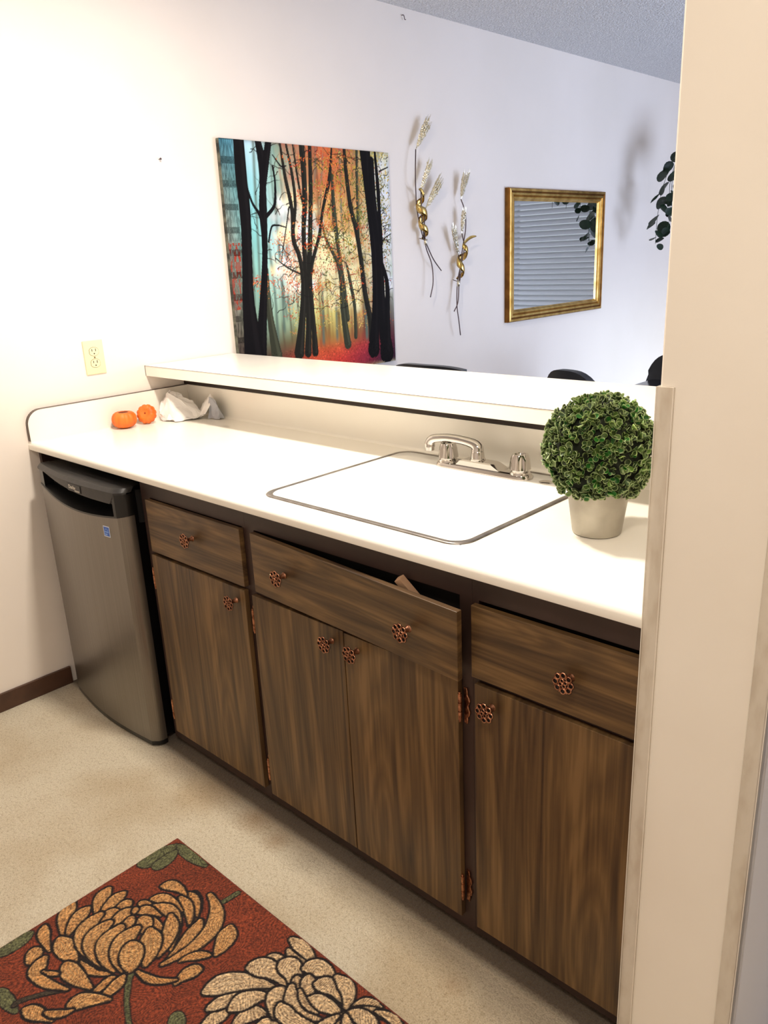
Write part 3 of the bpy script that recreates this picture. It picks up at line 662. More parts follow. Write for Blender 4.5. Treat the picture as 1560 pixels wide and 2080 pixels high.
# ------------------------------------------------------------------ faucet
ZD = ZT+.0036
fa = thing('faucet', (1.475, .54, ZD), 'chrome two handle kitchen faucet with spout swung left over the sink', 'faucet')
bm = bmesh.new()
def plate(z, g): 
    out = []
    for cx, a0 in ((1.600, -90), (1.368, 90)):
        for k in range(13):
            a = math.radians(a0+180*k/12); out.append((cx+(.031-g)*math.cos(a), .535+(.029-g)*math.sin(a), z))
    return out
loft(bm, [plate(ZD, 0), plate(ZD+.005, 0), plate(ZD+.011, .003), plate(ZD+.013, .008)], True, True, True)
# raised trapezoid hump in the middle
hz = ZD+.012
loft(bm, [[(1.405, .514, hz-.004), (1.557, .514, hz-.004), (1.557, .560, hz-.004), (1.405, .560, hz-.004)],
          [(1.424, .515, hz+.013), (1.524, .515, hz+.013), (1.524, .556, hz+.013), (1.424, .556, hz+.013)],
          [(1.430, .519, hz+.016), (1.518, .519, hz+.016), (1.518, .553, hz+.016), (1.430, .553, hz+.016)]], True, False, True)
build('base_plate', bm, M_CHROME, fa, smooth=35)
sx, sy, sz = 1.466, .537, hz+.016
bm = bmesh.new(); lathe(bm, [(.0205, sz-.001), (.0205, sz+.003), (.0185, sz+.005), (.0165, sz+.020), (.0158, sz+.023), (.014, sz+.025)], sx, sy, 28); build('spout_collar', bm, M_CHROME, fa, smooth=35)
bm = bmesh.new()
pts = smoothpts([(sx, sy, sz+.024), (sx-.001, sy, sz+.032), (sx-.012, sy-.001, sz+.040), (sx-.045, sy-.004, sz+.046), (sx-.085, sy-.008, sz+.048), (sx-.118, sy-.012, sz+.045), (sx-.138, sy-.014, sz+.040), (sx-.147, sy-.015, sz+.030), (sx-.148, sy-.015, sz+.020)], 5)
n = len(pts); rr = [.0165-.0052*min(1, i/(n*.35)) if i < n*.62 else .0113+.0035*((i-n*.62)/(n*.38)) for i in range(n)]
tube(bm, pts, rr, 18); build('spout', bm, M_CHROME, fa, smooth=50)
bm = bmesh.new(); lathe(bm, [(.011, sz+.009), (.0128, sz+.010), (.0128, sz+.023), (.010, sz+.024)], sx-.148, sy-.015, 22); build('aerator', bm, M_CHROME, fa, smooth=35)
for hx in (1.371, 1.597):
    bm = bmesh.new(); n = 48
    def fl(r, z, d=.0): return [(hx+(r-d*(.5+.5*math.cos(8*2*math.pi*k/n)))*math.cos(2*math.pi*k/n), .535+(r-d*(.5+.5*math.cos(8*2*math.pi*k/n)))*math.sin(2*math.pi*k/n), z) for k in range(n)]
    z = ZD+.013
    loft(bm, [fl(.026, z-.002), fl(.025, z+.004), fl(.0215, z+.007), fl(.0215, z+.009), fl(.0275, z+.011, .002), fl(.0268, z+.018, .004), fl(.0245, z+.036, .0035), fl(.0215, z+.046, .002), fl(.0195, z+.0485), fl(.014, z+.0485), fl(.0135, z+.046), fl(.003, z+.046)], True, True, True)
    build('handle', bm, M_CHROME, fa, smooth=30)

# ------------------------------------------------------------------ small refrigerator
fr_ = thing('mini_refrigerator', (.35, .25, 0), 'small black refrigerator with grey brushed steel door under the countertop', 'refrigerator')
FX0, FX1 = .088, .630
def yf(x, off=0):
    s = (x-FX0)/(FX1-FX0)
    y = -.016-.018*s-.022*math.sin(math.pi*min(1, s/.96))
    return y-off
def door_loop(z, inset=0.0, back=.010, off=0, xa=FX0, xb=FX1):
    P = [(xa, back, z)]
    n = 22; xe = xb-.022
    for i in range(n+1):
        x = xa+(xe-xa)*i/n; P.append((x, yf(x, off), z))
    P += [(xb-.006, yf(xe, off)+.014, z), (xb, yf(xe, off)+.026, z), (xb, back, z)]
    return P
bm = bmesh.new(); box(bm, .094, .616, .0105, .56, .02, .848, bev=.004)
for x in (.11, .59):
    for y in (.07, .52): lathe(bm, [(.015, 0), (.015, .02)], x, y, 10)
build('body', bm, M_BLACK, fr_)
def ztop(x):   # lower edge of the grip recess, sagging toward the middle
    s = (x-FX0)/(FX1-FX0); return .781-.010*s-.024*math.sin(math.pi*s)**.8 if 0 < s < 1 else .781-.010*s
bm = bmesh.new()
L0 = door_loop(.020); L1 = door_loop(0)
top = [(x, y, ztop(min(max(x, FX0), FX1))) for x, y, z in L1]
loft(bm, [L0, top], True, True, True); build('door', bm, M_STEEL, fr_, smooth=30)
bm = bmesh.new(); loft(bm, [door_loop(.006, off=-.001), door_loop(.0205, off=.0005)], True, True, True); build('door_bottom_trim', bm, M_BLACK, fr_, smooth=30)
# black lip that follows the steel edge
bm = bmesh.new()
lipb = [(x, y, z-.004) for (x, y, z) in [(a[0], a[1], ztop(min(max(a[0], FX0), FX1))) for a in door_loop(0, off=.0015, xa=FX0-.0005, xb=FX1+.0005)]]
lipt = [(x, y, z+.0055) for x, y, z in lipb]
loft(bm, [lipb, lipt], True, True, True); build('grip_lip', bm, M_BLACK, fr_, smooth=30)
# recess back
bm = bmesh.new(); loft(bm, [[(x, max(y+.055, .0095), .735) for x, y, z in door_loop(0)][1:-1], [(x, max(y+.055, .0095), .835) for x, y, z in door_loop(0)][1:-1]], False)
build('grip_recess', bm, M_VOID, fr_)
# cap with overhanging curved grip
bm = bmesh.new()
def capz(x):
    s = (x-FX0)/(FX1-FX0)
    if s < .10 or s > .955: return .832
    q = (s-.10)/(.855); return .834-.022*math.sin(math.pi*.5*min(1, q*1.25))**1.2-.009*q
base = door_loop(0, off=.003)
low = [(x, y, capz(x)) for x, y, z in base]; mid1 = [(x, y, .838) for x, y, z in base]
hi = [(x+(.004 if x < .1 else (-.004 if x > .6 else 0)), y+(.010 if y < .02 else 0), .849) for x, y, z in base]
loft(bm, [low, mid1, hi], True, True, True); build('top_cap', bm, M_BLACKM, fr_, smooth=30)
for xa, xb in ((FX0, FX0+.040), (FX1-.034, FX1)):
    bm = bmesh.new(); n = 6; P = []
    xe = min(xb, FX1-.022)
    if xa < .3: P = [(xa, .010)]+[(xa+(xb-xa)*i/n, yf(xa+(xb-xa)*i/n)+.001) for i in range(n+1)]+[(xb, .010)]
    else: P = [(xa, .010), (xa, yf(xa)-.002), (xe, yf(xe)-.002), (FX1-.006, yf(xe)+.012), (FX1, yf(xe)+.026), (FX1, .010)]
    loft(bm, [[(x, y, .766 if xa > .3 else .774) for x, y in P], [(x, y, .836) for x, y in P]], True, True, True); build('grip_end', bm, M_BLACK, fr_, smooth=30)
# badge with lettering
bx = .400
nrm = Vector((0, -1, 0))
def on_door(o, x, z, off, rotz=0.0):
    y = yf(x, off); dx = .01; sl = (yf(x+dx)-yf(x-dx))/(2*dx)
    o.rotation_euler = (math.pi/2, 0, math.atan(sl)); return y
bm = bmesh.new(); box(bm, -.040, .040, -.0105, .0125, -.0006, .0010, bev=.0005, seg=1)
bd = build('badge', bm, M_BLACKM); bd.parent = fr_; y = on_door(bd, bx, .822, .0035); bd.location = Vector((bx, y, .822))-fr_.location
M_LETTER = plain('pale_lettering', (232, 226, 214), .5)
M_BLUE = plain('blue_sticker', (48, 96, 190), .4); M_STW = plain('sticker_white', (232, 238, 248), .4); M_BLUEL = plain('pale_blue_print', (120, 165, 230), .4)
def text(name, body, size, m, parent, x, z, off, track=1):
    cu = bpy.data.curves.new(name, 'FONT'); cu.body = body; cu.size = size; cu.align_x = 'CENTER'; cu.align_y = 'CENTER'; cu.extrude = .0002; cu.space_character = track
    tmp = bpy.data.objects.new('tmp', cu); COL.objects.link(tmp)
    dg = bpy.context.evaluated_depsgraph_get(); dg.update()
    me = bpy.data.meshes.new_from_object(tmp.evaluated_get(dg)); bpy.data.objects.remove(tmp)
    me.materials.clear(); me.materials.append(m)
    o = bpy.data.objects.new(name, me); COL.objects.link(o); o.parent = parent; o.location = (x, z, off); return o
text('lettering', 'Danby', .0165, M_LETTER, bd, -.010, .0025, .0012)
text('lettering', 'DESIGNER', .0066, M_LETTER, bd, .020, -.0065, .0012)
bm = bmesh.new(); box(bm, -.0155, .0155, -.0165, .0165, 0, .0005)
stk = build('energy_sticker', bm, M_STW); stk.parent = fr_; y = on_door(stk, .545, .712, .0006); stk.location = Vector((.545, y, .712))-fr_.location
bm = bmesh.new(); box(bm, -.0133, .0133, -.0143, .0143, .0005, .0009); build('blue_field', bm, M_BLUE).parent = stk
bm = bmesh.new()
tube(bm, [(.009*math.cos(math.radians(a)), -.001+.009*math.sin(math.radians(a)), .001) for a in range(20, 170, 15)], .0009, 5)
box(bm, -.010, .010, -.003, .0005, .0009, .0012); box(bm, -.010, .002, -.012, -.007, .0009, .0012)
s0 = []
build('sticker_print', bm, M_BLUEL).parent = stk
for nm in ('blue_field', 'sticker_print'): bpy.data.objects[nm].location = (0, 0, 0)

# ------------------------------------------------------------------ outlet
ot = thing('wall_outlet', (.003, .280, 1.153), 'ivory double wall outlet above the side splash', 'outlet')
bm = bmesh.new(); vs = box(bm, .0002, .005, .243, .317, 1.095, 1.211, bev=.002); build('cover_plate', bm, M_IVORY, ot)
for zc in (1.173, 1.133):
    bm = bmesh.new(); P = []
    for k in range(28):
        a = 2*math.pi*k/28; P.append((.280+max(-.0165, min(.0165, .0185*math.cos(a))), zc+.0145*math.sin(a)))
    loft(bm, [[(.0046, y, z) for y, z in P], [(.0062, y, z) for y, z in P]], True, False, True)
    rc = build('receptacle', bm, M_IVORY, ot)
    bm = bmesh.new(); P2 = P+[P[0]]; tube(bm, [(.0052, .280+(y-.280)*1.03, zc+(z-zc)*1.03) for y, z in P2], .0007, 5); build('seam', bm, M_IVORYD, rc)
    bm = bmesh.new()
    box(bm, .0058, .0064,   .2720, .2744, zc+.001, zc+.009); box(bm, .0058, .0064, .2853, .2878, zc+.0005, zc+.0095)
    tube(bm, [(.0058, .280, zc-.007), (.0065, .280, zc-.007)], .0024, 10)
    build('slot', bm, M_SLOT, rc)
bm = bmesh.new(); tube(bm, [(.004, .280, 1.153), (.0062, .280, 1.153)], .003, 12); build('screw', bm, M_IVORYD, ot)

# ------------------------------------------------------------------ nails left in the wall
bm = bmesh.new(); tube(bm, [(-.002, .637, 1.806), (.010, .637, 1.807), (.0105, .637, 1.807), (.012, .637, 1.807)], [.0015, .0015, .004, .004], 8)
setp(build('wall_nail', bm, M_STEMM, origin=(.004, .637, 1.806)), 'small bare nail in the wall left of the forest picture', 'nail')
bm = bmesh.new(); tube(bm, smoothpts([(-.002, 1.968, 2.459), (.010, 1.968, 2.458), (.014, 1.969, 2.449), (.011, 1.974, 2.442), (.013, 1.980, 2.441)], 4), .0018, 8)
setp(build('wall_hook', bm, M_STEMM, origin=(.01, 1.97, 2.45)), 'small bent hook high on the wall near the ceiling', 'hook')

# ------------------------------------------------------------------ orange mini gourds
def gourd(bm, R, H, ribs, M4, flat=.0):
    n = ribs*6; L = []
    for i in range(13):
        a = math.pi*i/12; r = R*math.sin(a)**.62; z = -H*math.cos(a)
        if i >= 11: z = H*(.90-.12*(i-10)/2)
        L.append([M4 @ Vector(((r*(1-.075*abs(math.cos(ribs*math.pi*k/n))**6*1.0))*math.cos(2*math.pi*k/n), (r*(1-.075*abs(math.cos(ribs*math.pi*k/n))**6))*math.sin(2*math.pi*k/n), z)) for k in range(n)])
    L[0] = [M4 @ Vector((.002*math.cos(2*math.pi*k/n), .002*math.sin(2*math.pi*k/n), -H)) for k in range(n)]
    L[-1] = [M4 @ Vector((.002*math.cos(2*math.pi*k/n), .002*math.sin(2*math.pi*k/n), H*.76)) for k in range(n)]
    loft(bm, L, True, True, True)
g1 = thing('mini_pumpkin', (.070, .322, ZT), 'small orange pumpkin sitting upright, left of the pair on the counter', 'pumpkin')
bm = bmesh.new(); gourd(bm, .044, .030, 12, Matrix.Translation((.070, .322, ZT+.0305))); build('skin', bm, M_ORANGE, g1, smooth=True)
bm = bmesh.new(); lathe(bm, [(.021, ZT+.0555), (.017, ZT+.0558), (.004, ZT+.0525)], .070, .322, 20); build('stem_scar', bm, M_ORANGED, g1, smooth=True)
g2 = thing('mini_pumpkin', (.074, .410, ZT), 'small orange pumpkin tipped on its side beside the plastic bag', 'pumpkin')
Mt = Matrix.Translation((.074, .410, ZT+.0345)) @ Matrix.Rotation(math.radians(-48), 4, 'Z') @ Matrix.Rotation(math.radians(68), 4, 'Y')
bm = bmesh.new(); gourd(bm, .036, .023, 12, Mt); build('skin', bm, M_ORANGE, g2, smooth=True)
bm = bmesh.new(); bmesh.ops.create_uvsphere(bm, u_segments=10, v_segments=6, radius=.003, matrix=Mt @ Matrix.Translation((0, 0, .0190)))
for k in range(12):
    a = 2*math.pi*k/12; tube(bm, [Mt @ Vector((.012*math.cos(a), .012*math.sin(a), .0188)), Mt @ Vector((.022*math.cos(a), .022*math.sin(a), .0192))], .0006, 4)
build('blossom_end', bm, M_ORANGED, g2, smooth=True)

# ------------------------------------------------------------------ crumpled plastic bag
rnd = random.Random(5)
bag = thing('plastic_bag', (.11, .55, ZT), 'crumpled white plastic bag in the counter corner under the bar', 'plastic bag')
from mathutils import noise
def crumple(name, pts, mat, seed, amp, sub=3):
    """hull of the given points, subdivided and creased"""
    bm = bmesh.new()
    for p in pts: bm.verts.new(p)
    bmesh.ops.convex_hull(bm, input=bm.verts)
    loose = [v for v in bm.verts if not v.link_faces]; bmesh.ops.delete(bm, geom=loose, context='VERTS')
    for _ in range(sub): bmesh.ops.subdivide_edges(bm, edges=bm.edges, cuts=1, use_grid_fill=True)
    bmesh.ops.triangulate(bm, faces=bm.faces)
    bm.normal_update()
    for v in bm.verts:
        q = v.co*26+Vector((seed, 0, 0))
        d = abs(noise.noise(q))*1.2+.5*abs(noise.noise(q*2.3))+.25*abs(noise.noise(q*5))
        v.co -= v.normal*(d*amp)
        v.co.z = max(v.co.z, ZT+.0008); v.co.x = max(v.co.x, .0195); v.co.y = min(v.co.y, YBK-.002)
    return build(name, bm, mat, bag, smooth=28)
z = ZT
crumple('bag_body', [(.07, .460, z), (.155, .470, z), (.185, .555, z+.002), (.03, .50, z+.02), (.030, .50, z+.066), (.055, .525, z+.116), (.085, .500, z+.104), (.10, .585, z+.075), (.15, .575, z+.045), (.20, .575, z+.012), (.05, .60, z+.04), (.07, .455, z+.018), (.11, .61, z)], M_BAG, 3, .016)
crumple('bag_neck', [(.165, .560, z+.004), (.165, .600, z+.004), (.195, .575, z+.055), (.150, .60, z+.05), (.205, .60, z+.092), (.235, .60, z+.08), (.215, .565, z+.02), (.20, .615, z+.05)], M_BAG, 11, .008)
crumple('bag_bottom', [(.205, .580, z), (.265, .588, z), (.270, .588, z+.045), (.245, .595, z+.076), (.215, .585, z+.086), (.205, .60, z+.07), (.26, .62, z), (.21, .62, z+.06)], M_BAGG, 21, .008)

# ------------------------------------------------------------------ topiary ball in a metal pot
TX, TY = 1.936, .300
tp = thing('topiary_plant', (TX, TY, ZT), 'round green artificial boxwood ball in a small grey metal pot', 'plant')
bm = bmesh.new()
lathe(bm, [(.044, ZT+.0005), (.0475, ZT+.002), (.0485, ZT+.006), (.056, ZT+.060), (.0625, ZT+.112), (.0635, ZT+.114), (.062, ZT+.115), (.059, ZT+.112), (.057, ZT+.100)], TX, TY, 48, cap1=False)
build('pot', bm, M_POT, tp, smooth=35)
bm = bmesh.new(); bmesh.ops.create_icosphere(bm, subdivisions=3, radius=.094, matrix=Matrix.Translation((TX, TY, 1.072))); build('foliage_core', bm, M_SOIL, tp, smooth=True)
def leaf_mesh_arrays():
    # obovate cupped leaf, base at origin, long axis +Y, normal +Z ; colours: green inside, pale rim
    L = .0155; W = .0062; n = 12
    ring = []; inner = []
    for k in range(n):
        a = 2*math.pi*k/n; y = L*(.5-.5*math.cos(a)); x = W*math.sin(a)*(.55+.65*y/L)
        zc = .10*L*((y/L-.3)**2)*3+.9*abs(x)**1.5*8
        ring.append((x, y, zc)); inner.append((x*.72, L*.5+(y-L*.5)*.82, zc*.45-.0002))
    return ring, inner
LR, LI = leaf_mesh_arrays()
def add_leaf(bm, cl, M4, g, rim, s):
    a = [bm.verts.new(M4 @ (Vector(p)*s)) for p in LR]; b_ = [bm.verts.new(M4 @ (Vector(p)*s)) for p in LI]
    c = bm.verts.new(M4 @ Vector((0, .0075*s, -.0004)))
    n = len(a)
    def paint(f):
        for lp in f.loops: lp[cl] = rim if lp.vert in sa else g
    sa = set(a)
    for i in range(n):
        j = (i+1) % n
        f = bm.faces.new((a[i], a[j], b_[j], b_[i])); paint(f)
        f = bm.faces.new((b_[i], b_[j], c)); paint(f)
rnd = random.Random(8)
C0 = Vector((TX, TY, 1.072)); greens = [(134, 152, 110), (148, 166, 118), (160, 180, 128), (124, 144, 114), (108, 170, 104), (120, 134, 98)]
leafs = []
NS = 560
for i in range(NS):
    zz = 1-2*(i+.5)/NS; ph = i*2.399963; r = math.sqrt(1-zz*zz)
    d = Vector((r*math.cos(ph), r*math.sin(ph), zz)); d = (d+Vector([rnd.uniform(-.06, .06) for _ in range(3)])).normalized()
    if zz < -.80: continue
    nl = rnd.choice((4, 5, 6)); R0 = .094+rnd.uniform(-.006, .008); z0 = rnd.uniform(0, 6.28)
    q = d.to_track_quat('Z', 'Y').to_matrix().to_4x4()
    gcol = rnd.choice(greens)
    for k in range(nl):
        op = math.radians(rnd.uniform(28, 72)) if k < nl-1 else math.radians(10)
        M4 = Matrix.Translation(C0+d*R0) @ q @ Matrix.Rotation(z0+2*math.pi*k/nl+rnd.uniform(-.25, .25), 4, 'Z') @ Matrix.Rotation(op, 4, 'X') @ Matrix.Rotation(rnd.uniform(-.5, .5), 4, 'Y')
        s = rnd.uniform(.78, 1.12); f = rnd.uniform(.85, 1.15)
        g = srgb(*[min(255, c*f) for c in gcol]); tip = M4 @ Vector((0, .012, 0))
        leafs.append(((tip-Vector((CX, CY, CZ))).length, M4, g, s))
leafs.sort(key=lambda t: t[0])
rimc = srgb(228, 236, 206)
protos = []
for g in greens:
    bm = bmesh.new(); cl = bm.loops.layers.color.new('Col'); add_leaf(bm, cl, Matrix.Identity(4), srgb(*g), rimc, 1.0)
    me = bpy.data.meshes.new('leaf'); bm.to_mesh(me); bm.free(); me.materials.append(M_LEAFG)
    for p in me.polygons: p.use_smooth = True
    protos.append(me)
for i, (dd, M4, g, s) in enumerate(leafs[:300]):
    o = bpy.data.objects.new('leaf', protos[rnd.randrange(len(protos))]); COL.objects.link(o); o.parent = tp
    o.matrix_local = Matrix.Translation(-tp.location) @ M4 @ Matrix.Scale(s, 4)
bm = bmesh.new(); cl = bm.loops.layers.color.new('Col')
for dd, M4, g, s in leafs[300:]: add_leaf(bm, cl, M4, g, rimc, s)
o = build('foliage', bm, M_LEAFG, tp, smooth=True, recalc=False); o['kind'] = 'stuff'

# ------------------------------------------------------------------ rug
def stamp(img, pts, col, GX, GY, soft=.0008, jag=None):
    """paint round dabs along pts [(x,y,w)] into img (numpy HxWx3), coordinates in metres"""
    for x, y, w in pts:
        if w <= 0: continue
        i0 = np.searchsorted(GX, x-w-.002); i1 = np.searchsorted(GX, x+w+.002)
        j0 = np.searchsorted(GY, y-w-.002); j1 = np.searchsorted(GY, y+w+.002)
        if i0 >= i1 or j0 >= j1: continue
        dx = GX[i0:i1][None, :]-x; dy = GY[j0:j1][:, None]-y
        a = np.clip((w-np.sqrt(dx*dx+dy*dy))/soft+.5, 0, 1)[..., None]
        if jag is not None: a = np.clip(a*jag[j0:j1, i0:i1, None], 0, 1)
        img[j0:j1, i0:i1] = img[j0:j1, i0:i1]*(1-a)+np.array(col)*a
def resample(row, n):
    P = np.array(row, float).reshape(-1, 3); t = np.linspace(0, len(P)-1, n); i = np.clip(t.astype(int), 0, len(P)-2); f = (t-i)[:, None]
    # catmull-rom
    P0 = P[np.clip(i-1, 0, len(P)-1)]; P1 = P[i]; P2 = P[i+1]; P3 = P[np.clip(i+2, 0, len(P)-1)]
    return .5*((2*P1)+(P2-P0)*f+(2*P0-5*P1+4*P2-P3)*f**2+(3*P1-P0-3*P2+P3)*f**3)
RX0, RX1, RY0, RY1 = 1.036, 2.06, -.99, -.219
GX = np.arange(RX0, RX1+.001, .0022); GY = np.arange(RY0, RY1+.001, .0022)
rg = np.random.RandomState(3)
lin = lambda r, g, b_: srgb(r, g, b_)[:3]
img = np.zeros((len(GY), len(GX), 3)); img[:] = lin(116, 50, 28)
blot = np.kron(rg.rand(len(GY)//12+1, len(GX)//12+1), np.ones((12, 12)))[:len(GY), :len(GX), None]
for _ in range(8): blot = (blot+np.roll(blot, 4, 0)+np.roll(blot, -4, 0)+np.roll(blot, 4, 1)+np.roll(blot, -4, 1))/5
img *= .72+.6*blot
hgt = np.zeros((len(GY), len(GX), 1))
DK = lin(20, 10, 12)
ccol = {'a': lin(182, 142, 94), 'b': lin(194, 170, 136), 'g': lin(96, 98, 68), 'd': lin(64, 56, 44)}
ccol2 = {'a': lin(172, 122, 72), 'b': lin(176, 148, 112), 'g': lin(84, 86, 56), 'd': lin(60, 50, 38)}
for kind, row in RUG:
    P = resample([v/1000 for v in row], 70)
    o_ = P.copy(); o_[:, 2] += (.0058 if kind in 'ab' else .003)*(.7+.5*rg.rand(len(P))); stamp(img, o_, DK, GX, GY, .0022); stamp(hgt, o_, [-.0], GX, GY, .002)
    stamp(img, P, ccol[kind], GX, GY, .0018); stamp(hgt, P, [1.0], GX, GY, .003)
    # concentric stitching rows in a second tone
    for fr_k in (.72, .30):
        q = P.copy(); q[:, 2] *= fr_k; stamp(img, q, ccol2[kind], GX, GY, .0018)
        q[:, 2] = np.maximum(0, q[:, 2]-.0028); stamp(img, q, ccol[kind], GX, GY, .0018)
bd_ = np.minimum(np.minimum(GX[None, :]-RX0, RX1-GX[None, :]), np.minimum(GY[:, None]-RY0, RY1-GY[:, None]))[..., None]
img = np.where(bd_ < .006, img*.0+np.array(lin(122, 50, 32)), img)
img *= (.88+.24*rg.rand(len(GY), len(GX), 1))
edge = np.clip(bd_/.006, 0, 1)
H = .0012+.0085*np.sqrt(edge)+.0012*hgt+.0006*rg.rand(len(GY), len(GX), 1)
def gridmesh(name, X, Y, Hh, IMG, mat, mapf):
    nx, ny = len(X), len(Y)
    xx, yy = np.meshgrid(X, Y); co = mapf(xx.ravel(), yy.ravel(), Hh.ravel())
    idx = np.arange(nx*ny).reshape(ny, nx)
    q = np.stack([idx[:-1, :-1], idx[:-1, 1:], idx[1:, 1:], idx[1:, :-1]], -1).reshape(-1, 4)
    me = bpy.data.meshes.new(name); me.vertices.add(nx*ny); me.vertices.foreach_set('co', co.astype(np.float32).ravel())
    me.loops.add(q.size); me.loops.foreach_set('vertex_index', q.ravel().astype(np.int32))
    me.polygons.add(len(q)); me.polygons.foreach_set('loop_start', (np.arange(len(q))*4).astype(np.int32)); me.polygons.foreach_set('loop_total', np.full(len(q), 4, np.int32))
    me.update(calc_edges=True)
    at = me.color_attributes.new('Col', 'FLOAT_COLOR', 'POINT'); cc = np.ones((nx*ny, 4), np.float32); cc[:, :3] = np.clip(IMG.reshape(-1, 3), 0, 1); at.data.foreach_set('color', cc.ravel())
    me.polygons.foreach_set('use_smooth', np.ones(len(q), bool)); me.materials.append(mat)
    o = bpy.data.objects.new(name, me); COL.objects.link(o); return o
rug = thing('rug', ((RX0+RX1)/2, (RY0+RY1)/2, 0), 'rust red hooked rug with tan chrysanthemum flowers on the cream carpet', 'rug')
cx_, cy_ = rug.location.x, rug.location.y
o = gridmesh('pile', GX, GY, H, img, M_RUG, lambda x, y, h: np.stack([x-cx_, y-cy_, h], -1)); o.parent = rug
bm = bmesh.new(); box(bm, RX0+.002, RX1-.002, RY0+.002, RY1-.002, .0002, .0012)
build('backing', bm, plain('rug_backing', (100, 44, 32), .9), rug)

# ------------------------------------------------------------------ forest picture
PYA, PYB, PZA, PZB, PD = .886, 1.818, .958, 1.889, .020
pic = thing('canvas_picture', (.0, (PYA+PYB)/2, PZA), 'unframed canvas picture of misty autumn forest with dark tree trunks', 'picture')
NU = 400; U = np.linspace(0, 1, NU); V = np.linspace(0, 1, NU)
gu = np.array([0, .06, .15, .30, .45, .60, .75, .90, 1.0]); gv = np.array([0, .05, .11, .17, .27, .45, .65, .85, 1.0])
pal = [[(38, 26, 30), (40, 24, 30), (60, 34, 36), (150, 44, 40), (196, 74, 56), (200, 72, 60), (140, 44, 56), (72, 30, 52), (52, 26, 46)],
       [(46, 30, 32), (44, 26, 30), (80, 40, 40), (160, 50, 44), (206, 84, 60), (200, 60, 52), (150, 46, 58), (84, 34, 54), (60, 30, 48)],
       [(70, 54, 48), (60, 40, 40), (80, 60, 50), (120, 60, 46), (196, 84, 50), (196, 84, 54), (170, 58, 56), (120, 40, 52), (74, 34, 50)],
       [(92, 80, 70), (74, 62, 52), (92, 96, 76), (104, 96, 66), (156, 130, 70), (176, 142, 74), (160, 104, 66), (110, 60, 58), (90, 60, 62)],
       [(120, 112, 100), (120, 124, 104), (136, 166, 146), (160, 186, 150), (214, 208, 130), (226, 208, 120), (206, 168, 110), (150, 128, 110), (124, 124, 116)],
       [(150, 142, 130), (140, 168, 150), (150, 204, 188), (205, 228, 214), (250, 240, 190), (255, 244, 190), (236, 214, 150), (214, 210, 178), (196, 206, 190)],
       [(140, 148, 138), (130, 170, 166), (134, 204, 204), (196, 220, 220), (226, 190, 150), (240, 200, 130), (228, 196, 132), (220, 214, 186), (222, 232, 248)],
       [(110, 138, 136), (110, 160, 164), (150, 206, 214), (160, 190, 170), (196, 140, 96), (206, 130, 80), (196, 156, 96), (206, 196, 140), (226, 232, 240)],
       [(60, 110, 128), (90, 150, 172), (190, 222, 236), (130, 160, 140), (170, 130, 96), (214, 96, 60), (176, 136, 90), (206, 200, 150), (230, 226, 190)]]
pal = np.array([[lin(*c) for c in r] for r in pal])
def bil(G, u, v, gu, gv):
    i = np.clip(np.searchsorted(gu, u, 'right')-1, 0, len(gu)-2); j = np.clip(np.searchsorted(gv, v, 'right')-1, 0, len(gv)-2)
    fu = ((u-gu[i])/(gu[i+1]-gu[i]))[None, :, None]; fv = ((v-gv[j])/(gv[j+1]-gv[j]))[:, None, None]
    return G[j][:, i]*(1-fu)*(1-fv)+G[j][:, i+1]*fu*(1-fv)+G[j+1][:, i]*(1-fu)*fv+G[j+1][:, i+1]*fu*fv
img = bil(pal, U, V, gu, gv)
rp = np.random.RandomState(11)
# misty brightness mottling
bl = rp.rand(21, 21); bl = np.kron(bl, np.ones((20, 20)))[:NU, :NU]
for _ in range(10): bl = (bl+np.roll(bl, 5, 0)+np.roll(bl, -5, 0)+np.roll(bl, 5, 1)+np.roll(bl, -5, 1))/5
img = img*(.85+.3*bl[..., None])*1.12
def dab(n, ur, vr, cols, smin, smax, clump=10, spread=.03, back=True, sq=1.0):
    for _ in range(n//clump):
        cu, cv = rp.uniform(*ur), rp.uniform(*vr); c = cols[rp.randint(len(cols))]
        P = np.stack([cu+rp.randn(clump)*spread, cv+rp.randn(clump)*spread*.5, rp.uniform(smin, smax, clump)], -1); f = rp.uniform(.8, 1.15)
        stamp(img, P, np.array(lin(*c))*f, U, V, .0015)
def twig(n, ur, vr, col, ln=.08):
    for _ in range(n):
        u, v = rp.uniform(*ur), rp.uniform(*vr); a = rp.uniform(-.6, 3.7); P = []
        for k in range(40):
            P.append((u, v, .0022*(1-k/55))); a += rp.randn()*.22; u += math.cos(a)*ln/40; v += math.sin(a)*ln/55+.0004
        stamp(img, np.array(P), lin(*col), U, V, .0018)
tr = {1: (96, 116, 104), 2: (58, 60, 46), 3: (36, 34, 28), 4: (16, 13, 14)}
def trunk(k, row):
    P = resample(row, 130); P[:, 0] /= 1000; P[:, 1] /= 1000; P[:, 2] = P[:, 2]/1000
    P = resample(P.ravel(), 260); cc = np.array(lin(*tr[k])); stamp(img, P, cc, U, V, .002)
    if k >= 2:
        q = P.copy(); q[:, 0] += q[:, 2]*.45; q[:, 2] *= .28; stamp(img, q[::2], cc*1.7, U, V, .004)
